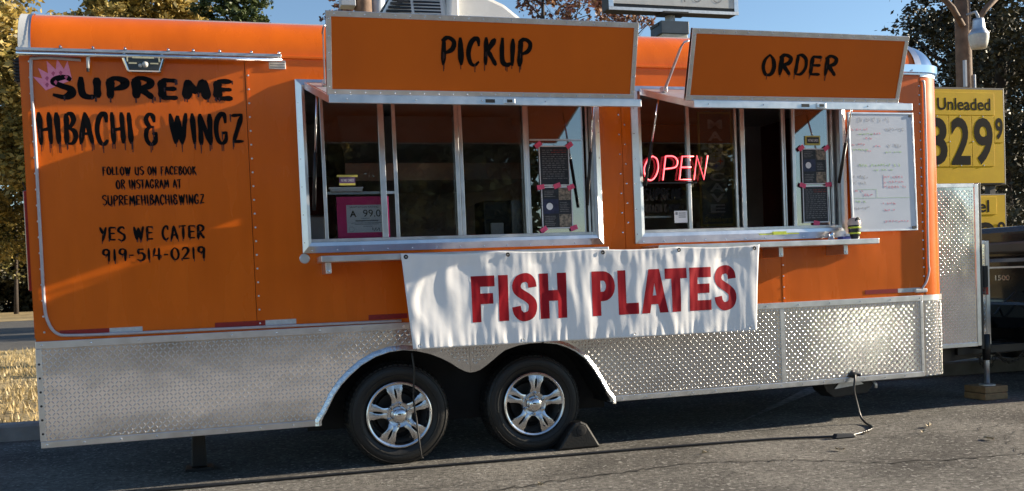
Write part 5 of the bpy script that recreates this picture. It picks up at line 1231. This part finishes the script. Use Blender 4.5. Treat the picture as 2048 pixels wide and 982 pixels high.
# ================================================================== SIGNS AND POLES
GS = thing('fuel_price_sign', (10.55, 6.0, 0), 'yellow fuel price sign reading Unleaded 329 9 behind the trailer nose', 'price sign')
gx0, gx1 = 9.50, 11.300
MB().box(gx0, 6.0, 2.165, gx1, 6.16, 3.590).build('sign_cabinet', M['signframe'], GS, bev=.01)
MB().box(gx0+.03, 5.990, 2.195, gx1-.035, 5.9995, 3.560).build('sign_face', M['signyellow'], GS)
MB().box(9.70, 5.982, 3.185, 11.10, 5.9895, 3.515).build('header_panel', M['signyellow'], GS, bev=.01)
mb = MB(); fit_text(mb, 'Unleaded', 10.085, 11.030, 3.255, 3.432, 5.980, .018); mb.build('sign_text', M['signdigit'], GS)
for i, chh in enumerate('329'):
    x0 = 9.880 + i*.405
    dp = MB().box(x0, 5.984, 2.440, x0+.395, 5.9895, 3.175).build('digit_panel', M['signyellow'], GS, bev=.004)
    mb = MB(); fit_text(mb, chh, x0+.030, x0+.370, 2.462, 3.150, 5.982, .024); mb.build('digit', M['signdigit'], dp)
    MB().dome((x0+.2, 5.984, 3.168), .012).dome((x0+.2, 5.984, 2.452), .012).dome((x0+.01, 5.984, 2.80), .012).build('panel_clips', M['chrome'], dp, kind='stuff')
dp = MB().box(11.095, 5.984, 2.790, 11.262, 5.9895, 3.175).build('digit_panel', M['signyellow'], GS); mb = MB(); fit_text(mb, '9', 11.108, 11.250, 2.830, 3.150, 5.982, .03); mb.build('digit', M['signdigit'], dp)
lo = MB().box(gx0, 6.0, 1.20, gx1-.01, 6.16, 2.035).build('sign_cabinet', M['signframe'], GS, bev=.01)
MB().box(gx0+.03, 5.990, 1.22, gx1-.04, 5.9995, 2.015).build('sign_face', M['signyellow'], lo)
MB().box(9.70, 5.982, 1.730, 11.10, 5.9895, 1.995).build('header_panel', M['signyellow'], lo, bev=.01)
mb = MB(); fit_text(mb, 'Diesel', 10.22, 10.965, 1.765, 1.945, 5.980, .022); mb.build('sign_text', M['signdigit'], lo)
mb = MB()
for i, chh in enumerate('389'): fit_text(mb, chh, 9.91+i*.405, 10.25+i*.405, 1.24, 1.62, 5.982, .03)
fit_text(mb, '9', 11.108, 11.250, 1.42, 1.62, 5.982, .03); mb.build('digit', M['signdigit'], lo)
for x in (9.7, 11.05): MB().box(x, 6.05, .05, x+.10, 6.15, 3.58).build('sign_post', M['signframe'], GS)

UP = thing('utility_pole', (11.18, 6.62, 0.05), 'brown wooden utility pole with a lamp behind the fuel price sign', 'utility pole')
MB().tube([(11.18, 6.62, .02), (11.15, 6.62, 4.0), (11.13, 6.62, 8.5)], [.125, .118, .105], 14).build('pole', M['wood'], UP, smooth=True)
MB().tube([(11.26, 6.52, .1), (11.25, 6.52, 3.9)], .018, 8).build('conduit', M['palepole'], UP, smooth=True)
for s_ in (-1, 1): MB().tube([(11.14+.10*s_, 6.50, 4.62), (11.14+.30*s_, 6.48, 4.88), (11.14+.80*s_, 6.48, 5.30)], .045, 8).build('pole_brace', M['wood'], UP, smooth=True)
MB().box(9.7, 6.40, 5.30, 12.6, 6.50, 5.42).build('crossarm', M['wood'], UP, bev=.01)
MB().tube([(11.14, 6.55, 4.80), (11.10, 6.30, 4.78), (11.07, 6.22, 4.68)], .022, 8).build('lamp_arm', M['palepole'], UP, smooth=True)
lm = MB().lathe([(.0, .24), (.075, .24), (.085, .20), (.09, .10), (.115, .055), (.140, .02), (.145, .0)], (11.07, 6.22, 4.42), 'z', 20).build('lamp_head', M['alum_dull'], UP, smooth=True)
MB().lathe([(.145, -.002), (.143, -.05), (.125, -.14), (.105, -.20), (.0, -.205)], (11.07, 6.22, 4.42), 'z', 20).build('lamp_lens', M['lens'], lm, smooth=True)
MB().box(11.02, 6.45, 3.70, 11.05, 6.50, 4.10).build('pole_tag', M['palepole'], UP)

BS = thing('street_sign', (9.0, 12.0, 0.1), 'large white roadside sign cabinet on a pale pole above the trailer roof', 'sign')
MB().box(7.60, 12.0, 6.240, 10.44, 12.35, 8.2).build('sign_cabinet', M['signframe'], BS, bev=.02)
MB().box(7.70, 11.985, 6.355, 10.345, 11.998, 8.1).build('sign_face', M['signwhite'], BS)
for x0, x1 in ((7.602, 7.698), (10.347, 10.438)): MB().box(x0, 11.975, 6.29, x1, 11.997, 8.15).build('frame_side', M['alum'], BS)
MB().box(7.602, 11.970, 6.225, 10.438, 11.996, 6.285).build('frame_bottom', M['alum_dull'], BS)
mb = MB(); fit_text(mb, 'l', 9.22, 9.25, 6.44, 6.9, 11.980); 
for x in (9.50, 9.95):
    P = catmull([(x-.10, 6.62), (x-.06, 6.50), (x+.02, 6.455), (x+.10, 6.50), (x+.14, 6.60)], 5)
    vs = []
    for i, p in enumerate(P): vs += [(p.x, 11.981, p.y-.012), (p.x, 11.981, p.y+.012)]
    mb.add(vs, [(2*i, 2*i+2, 2*i+3, 2*i+1) for i in range(len(P)-1)])
mb.build('sign_marks', M['inkgrey'], BS)
MB().tube([(9.01, 12.2, 0), (9.01, 12.2, 6.30)], .10, 16).build('pole', M['signwhite'], BS, smooth=True)
MB().box(8.67, 12.05, 5.98, 9.29, 12.42, 6.03).box(8.69, 12.06, 6.01, 9.27, 12.40, 6.02).build('box_lid', M['signframe'], BS)
MB().box(8.69, 11.95, 5.80, 9.30, 12.45, 6.05).build('upper_box', M['signblue'], BS, bev=.01)
MB().box(8.73, 11.97, 5.0, 9.27, 12.43, 5.798).build('lower_box', M['cream'], BS, bev=.01)
MB().box(8.75, 11.95, 6.205, 9.30, 12.3, 6.238).build('mount_plate', M['signframe'], BS)

P2 = thing('utility_pole', (2.33, 9.0, .1), 'wooden utility pole with a grey box behind the roof, left of the air conditioner', 'utility pole')
MB().tube([(2.33, 9.0, .05), (2.335, 9.0, 9.5)], [.16, .11], 14).build('pole', M['wood'], P2, smooth=True)
MB().box(1.98, 8.82, 5.20, 2.20, 9.05, 6.3).build('meter_box', M['palepole'], P2, bev=.01)
P3 = tag(MB().tube([(2.575, 9.1, .05), (2.58, 9.1, 9.0)], [.12, .10], 14).build('metal_pole', M['palepole'], smooth=True), 'pale blue-grey metal pole beside the wooden pole above the roof', 'pole')

# ================================================================== TREES
def leaves(blobs, size, m, parent, name='crown', seed=1, squash=1.0, hang=0.3):
    rs = np.random.RandomState(seed); C = []
    for (cx, cy, cz, rx, rz, cnt, dens) in blobs:
        # clumps inside the blob, leaves gathered round each clump
        nc = max(3, int(cnt/dens)); d = rs.normal(size=(nc, 3)); d /= np.linalg.norm(d, axis=1)[:, None]
        rad = rs.uniform(.25, 1.0, nc)**.5
        cc_ = d*rad[:, None]*np.array([rx, rx, rz]) + np.array([cx, cy, cz])
        k = rs.randint(0, nc, cnt); sp = .17*(rx+rz)/2*rs.uniform(.5, 1.3, nc)
        pos = cc_[k] + rs.normal(size=(cnt, 3))*sp[k][:, None]*np.array([1, 1, .75])
        C.append(pos)
    P_ = np.concatenate(C); n_ = len(P_)
    a = rs.normal(size=(n_, 3)); a[:, 2] *= .6; a /= np.linalg.norm(a, axis=1)[:, None]
    b = np.cross(a, rs.normal(size=(n_, 3))); b /= np.linalg.norm(b, axis=1)[:, None]
    s_ = size*rs.uniform(.55, 1.35, n_)[:, None]
    v = np.stack([P_-a*s_, P_-b*s_*.55+a*s_*.1, P_+a*s_, P_+b*s_*.55+a*s_*.1], 1).reshape(-1, 3)
    me = bpy.data.meshes.new(name); me.vertices.add(n_*4); me.vertices.foreach_set('co', v.astype(np.float32).ravel())
    me.loops.add(n_*4); me.loops.foreach_set('vertex_index', np.arange(n_*4, dtype=np.int32))
    me.polygons.add(n_); me.polygons.foreach_set('loop_start', np.arange(0, n_*4, 4, dtype=np.int32)); me.polygons.foreach_set('loop_total', np.full(n_, 4, dtype=np.int32))
    me.update(); me.validate()
    return link(name, me, m, parent)
def trunk(base, h, r, parent, seed, spread=1.6, limbs=6, lean=(0, 0), sub=3, start=.3):
    rnd = random.Random(seed); mb = MB(); b = Vector(base); pts = []
    for i in range(7):
        t = i/6; pts.append(b + Vector((lean[0]*t + rnd.uniform(-.1, .1)*r*3*(i > 0), lean[1]*t + rnd.uniform(-.1, .1)*r*3*(i > 0), h*t)))
    mb.tube(pts, [r*(1.15 if i == 0 else 1-.75*i/6) for i in range(7)], 9)
    tips = []
    def limb(p, d, ln, rr, dep):
        q = [p]; dd = d.normalized()
        for i in range(4):
            dd = (dd + Vector((rnd.uniform(-.35, .35), rnd.uniform(-.35, .35), rnd.uniform(-.1, .3)))).normalized(); q.append(q[-1]+dd*ln/4)
        mb.tube(q, [rr, rr*.85, rr*.65, rr*.45, rr*.25], 6); tips.append(q[-1])
        if dep > 0:
            for k in range(sub):
                s_ = rnd.choice(q[1:4]); limb(s_, (dd+Vector((rnd.uniform(-1, 1), rnd.uniform(-1, 1), rnd.uniform(-.2, .8)))), ln*.55, rr*.45, dep-1)
    for k in range(limbs):
        t = start + (.98-start)*k/max(1, limbs-1); i = min(5, int(t*6)); p = pts[i].lerp(pts[i+1], t*6-i); an = rnd.uniform(0, 6.283)
        limb(p, Vector((math.cos(an), math.sin(an), rnd.uniform(.2, .9))), spread*(1.15-t*.6)*rnd.uniform(.8, 1.2), r*(1-.75*t)*.55, 2)
    o = mb.build('trunk', M['bark'], parent, smooth=True); return tips
# golden trees at the left beyond the road
gold = [(-7.5, 47, 14, 'golden-leaved tree at the far left beyond the road', 'gold_leaf'), (-3.6, 50, 15.5, 'golden-leaved tree above the rear end of the trailer roof', 'gold_leaf'), (-12.5, 52, 15, 'golden tree at the left edge of the picture', 'gold_leaf'), (-.6, 54, 15.2, 'yellow-brown tree just left of the pine', 'gold_leaf')]
for i, (x, y, h, lab, m) in enumerate(gold):
    t = thing('golden_tree', (x, y, .1), lab, 'tree', 'golden trees beyond the road'); tips = trunk((x, y, .05), h*.92, .24, t, 60+i, 3.2, 8, (random.uniform(-.6, .6), 0), 3, .28)
    bl = [(p.x, p.y, max(p.z, 6.2), 1.5, 1.15, 330, 45) for p in tips[::4]] + [(x+random.uniform(-2.6, 2.6), y+random.uniform(-2, 2), random.uniform(7.5, h+2), 2.0, 1.6, 1500, 60) for k in range(13)]
    leaves(bl, .17, M[m], t, seed=70+i)
# understory thicket and bare trunks below them
for i, (x, y, h) in enumerate(((-9.6, 60, 11), (-12.0, 62, 12), (-14.2, 64, 12), (-10.9, 66, 13), (-16.5, 63, 11), (-8.3, 58, 9), (-13.2, 58, 10))):
    t = thing('slender_tree', (x, y, .1), 'slender dark tree trunk in the shaded wood beyond the road', 'tree', 'slender trees in the shaded wood'); tips = trunk((x, y, .05), h, .13, t, 90+i, 1.8, 6, (random.uniform(-.5, .5), 0), 2, .25)
    leaves([(p.x, p.y, p.z, 1.3, 1.0, 160, 20) for p in tips[::3]] + [(x+random.uniform(-1, 1), y, random.uniform(3.5, h), 1.9, 1.3, 900, 45) for k in range(5)], .15, M['olive_leaf' if i % 3 else 'gold_leaf'], t, seed=110+i)
und = MB(); tw = bpy.data.objects.new('understory', None)
o = leaves([(-26+k*1.3, 74+random.uniform(-3, 3), zz, 2.4, 1.9, 1500, 50) for k in range(20) for zz in (.9, 3.2, 6.0)], .22, M['dark_leaf'], None, 'woodland', 131); o['kind'] = 'stuff'; o['label'] = 'dark tangled wood beyond the road'
# pine
for i, (x, y, h, lab) in enumerate(((1.6, 48, 16.3, 'green pine tree above the trailer roof left of the sky gap'), (-1.4, 56, 17.5, 'darker pine tree behind the golden trees'))):
    t = thing('pine_tree', (x, y, .1), lab, 'tree', 'pines beyond the road'); trunk((x, y, .05), h, .26, t, 140+i, 2.6, 10, (0, 0), 2, .45); bl = []
    for k in range(26):
        z = 9 + (h-8.6)*k/25; rr = 3.4*(1-.55*(k/25))*random.uniform(.6, 1); an = random.uniform(0, 6.28); bl.append((x+math.cos(an)*rr*.62, y+math.sin(an)*rr*.62, z, 1.15, .5, 850, 50))
    leaves(bl, .13, M['pine_leaf'], t, seed=150+i)
# russet, half bare trees behind the roof
rus = [(5.3, 27, 12.4, 1.7, 2600, 'russet half-bare tree left of the wooden pole'), (11.2, 26, 12.5, 3.0, 5200, 'russet half-bare tree right of the air conditioner'), (15.0, 27, 12.0, 3.2, 4800, 'russet half-bare tree behind the white roadside sign')]
for i, (x, y, h, sp, cnt, lab) in enumerate(rus):
    t = thing('russet_tree', (x, y, .1), lab, 'tree', 'russet half-bare trees behind the roof'); tips = trunk((x, y, .05), h*.86, .20, t, 160+i, sp, 9, (0, 0), 4, .42)
    tips = [p for p in tips if p.z > 5]; per = max(20, int(cnt/len(tips)))
    leaves([(p.x, p.y, p.z, .55, .45, per, 7) for p in tips], .085, M['red_leaf'], t, seed=170+i)
# dark tree at the right
drk = [(24.6, 20, 13.0, 'large dark tree behind the fuel price sign'), (32.5, 24, 14.5, 'dark tree at the right edge behind the fuel sign'), (29.6, 27, 11.0, 'smaller dark tree left of the wooden pole at the right')]
for i, (x, y, h, lab) in enumerate(drk):
    t = thing('dark_tree', (x, y, .1), lab, 'tree', 'dark trees at the right'); tips = trunk((x, y, .05), h*.85, .34, t, 180+i, 3.4, 9, (0, 0), 3, .2)
    bl = [(p.x, p.y, p.z, 1.1, .9, 420, 45) for p in tips[::2]] + [(x+random.uniform(-2.4, 2.6), y+random.uniform(-2, 2), random.uniform(1.6, h), 1.9, 1.5, 1500, 50) for k in range(12)]
    leaves(bl, .085, M['dark_leaf'], t, seed=190+i)
o = leaves([(14+k*2.0, 34+random.uniform(-2, 2), random.uniform(.5, 3.5), 1.8, 1.6, 1100, 50) for k in range(14)], .13, M['dark_leaf'], None, 'shrubbery', 201); o['kind'] = 'stuff'; o['label'] = 'dark shrubbery beyond the fuel price sign'

for q, (lm_, xs_) in enumerate((('gold_leaf', (-6, 1.5, 5, 9, 12.2, 23.2, 27)), ('olive_leaf', (-8, -2, 3.2, 7, 11, 13.2, 22.8, 25, 38, 42)))):  # unseen woods added behind the camera, gapped to shape the window reflections
    o = leaves([(x, -44+random.uniform(-3, 3), z, 2.6, 2.2, 2600, 90) for x in xs_ for z in (1.5, 4.5, 7.5)], .32, M[lm_], None, 'woodland', 211+q); o['kind'] = 'stuff'; o['label'] = ('golden' if q == 0 else 'olive green') + ' wood added out of view for the window reflections'

# ================================================================== FALLEN LEAVES ON THE ASPHALT
for i, (x, y, s_, lab) in enumerate(((4.41, -.46, .045, 'pale curled leaf on the lit asphalt right of the cord'), (4.39, -1.00, .040, 'pale leaf near the right edge of the asphalt'), (3.44, -.87, .036, 'small dark-edged leaf below the cord plug'), (3.93, -.47, .026, 'tiny pale leaf right beside the cord'), (1.57, -.95, .022, 'tiny pale leaf at the bottom of the picture'), (4.23, -.62, .022, 'tiny leaf below the pale curled leaf'), (2.72, -.58, .028, 'tiny bent leaf on the asphalt left of the cord plug'))):
    rnd = random.Random(i+5); a = rnd.uniform(0, 6.28); vs = []
    for j in range(8):
        t = 2*math.pi*j/8; rx, ry = s_*(1 if j % 2 else .72), s_*.55*(1 if j % 2 else .7); px, py = rx*math.cos(t), ry*math.sin(t)
        vs.append((x+px*math.cos(a)-py*math.sin(a), y+px*math.sin(a)+py*math.cos(a), .006+.018*abs(math.sin(t*1.5))*rnd.uniform(.5, 1.4)))
    vs.append((x, y, .008)); o = MB().add(vs, [(j, (j+1) % 8, 8) for j in range(8)]).build('fallen_leaf', M['deadleaf']); tag(o, lab, 'leaf', 'leaves lying on the asphalt')
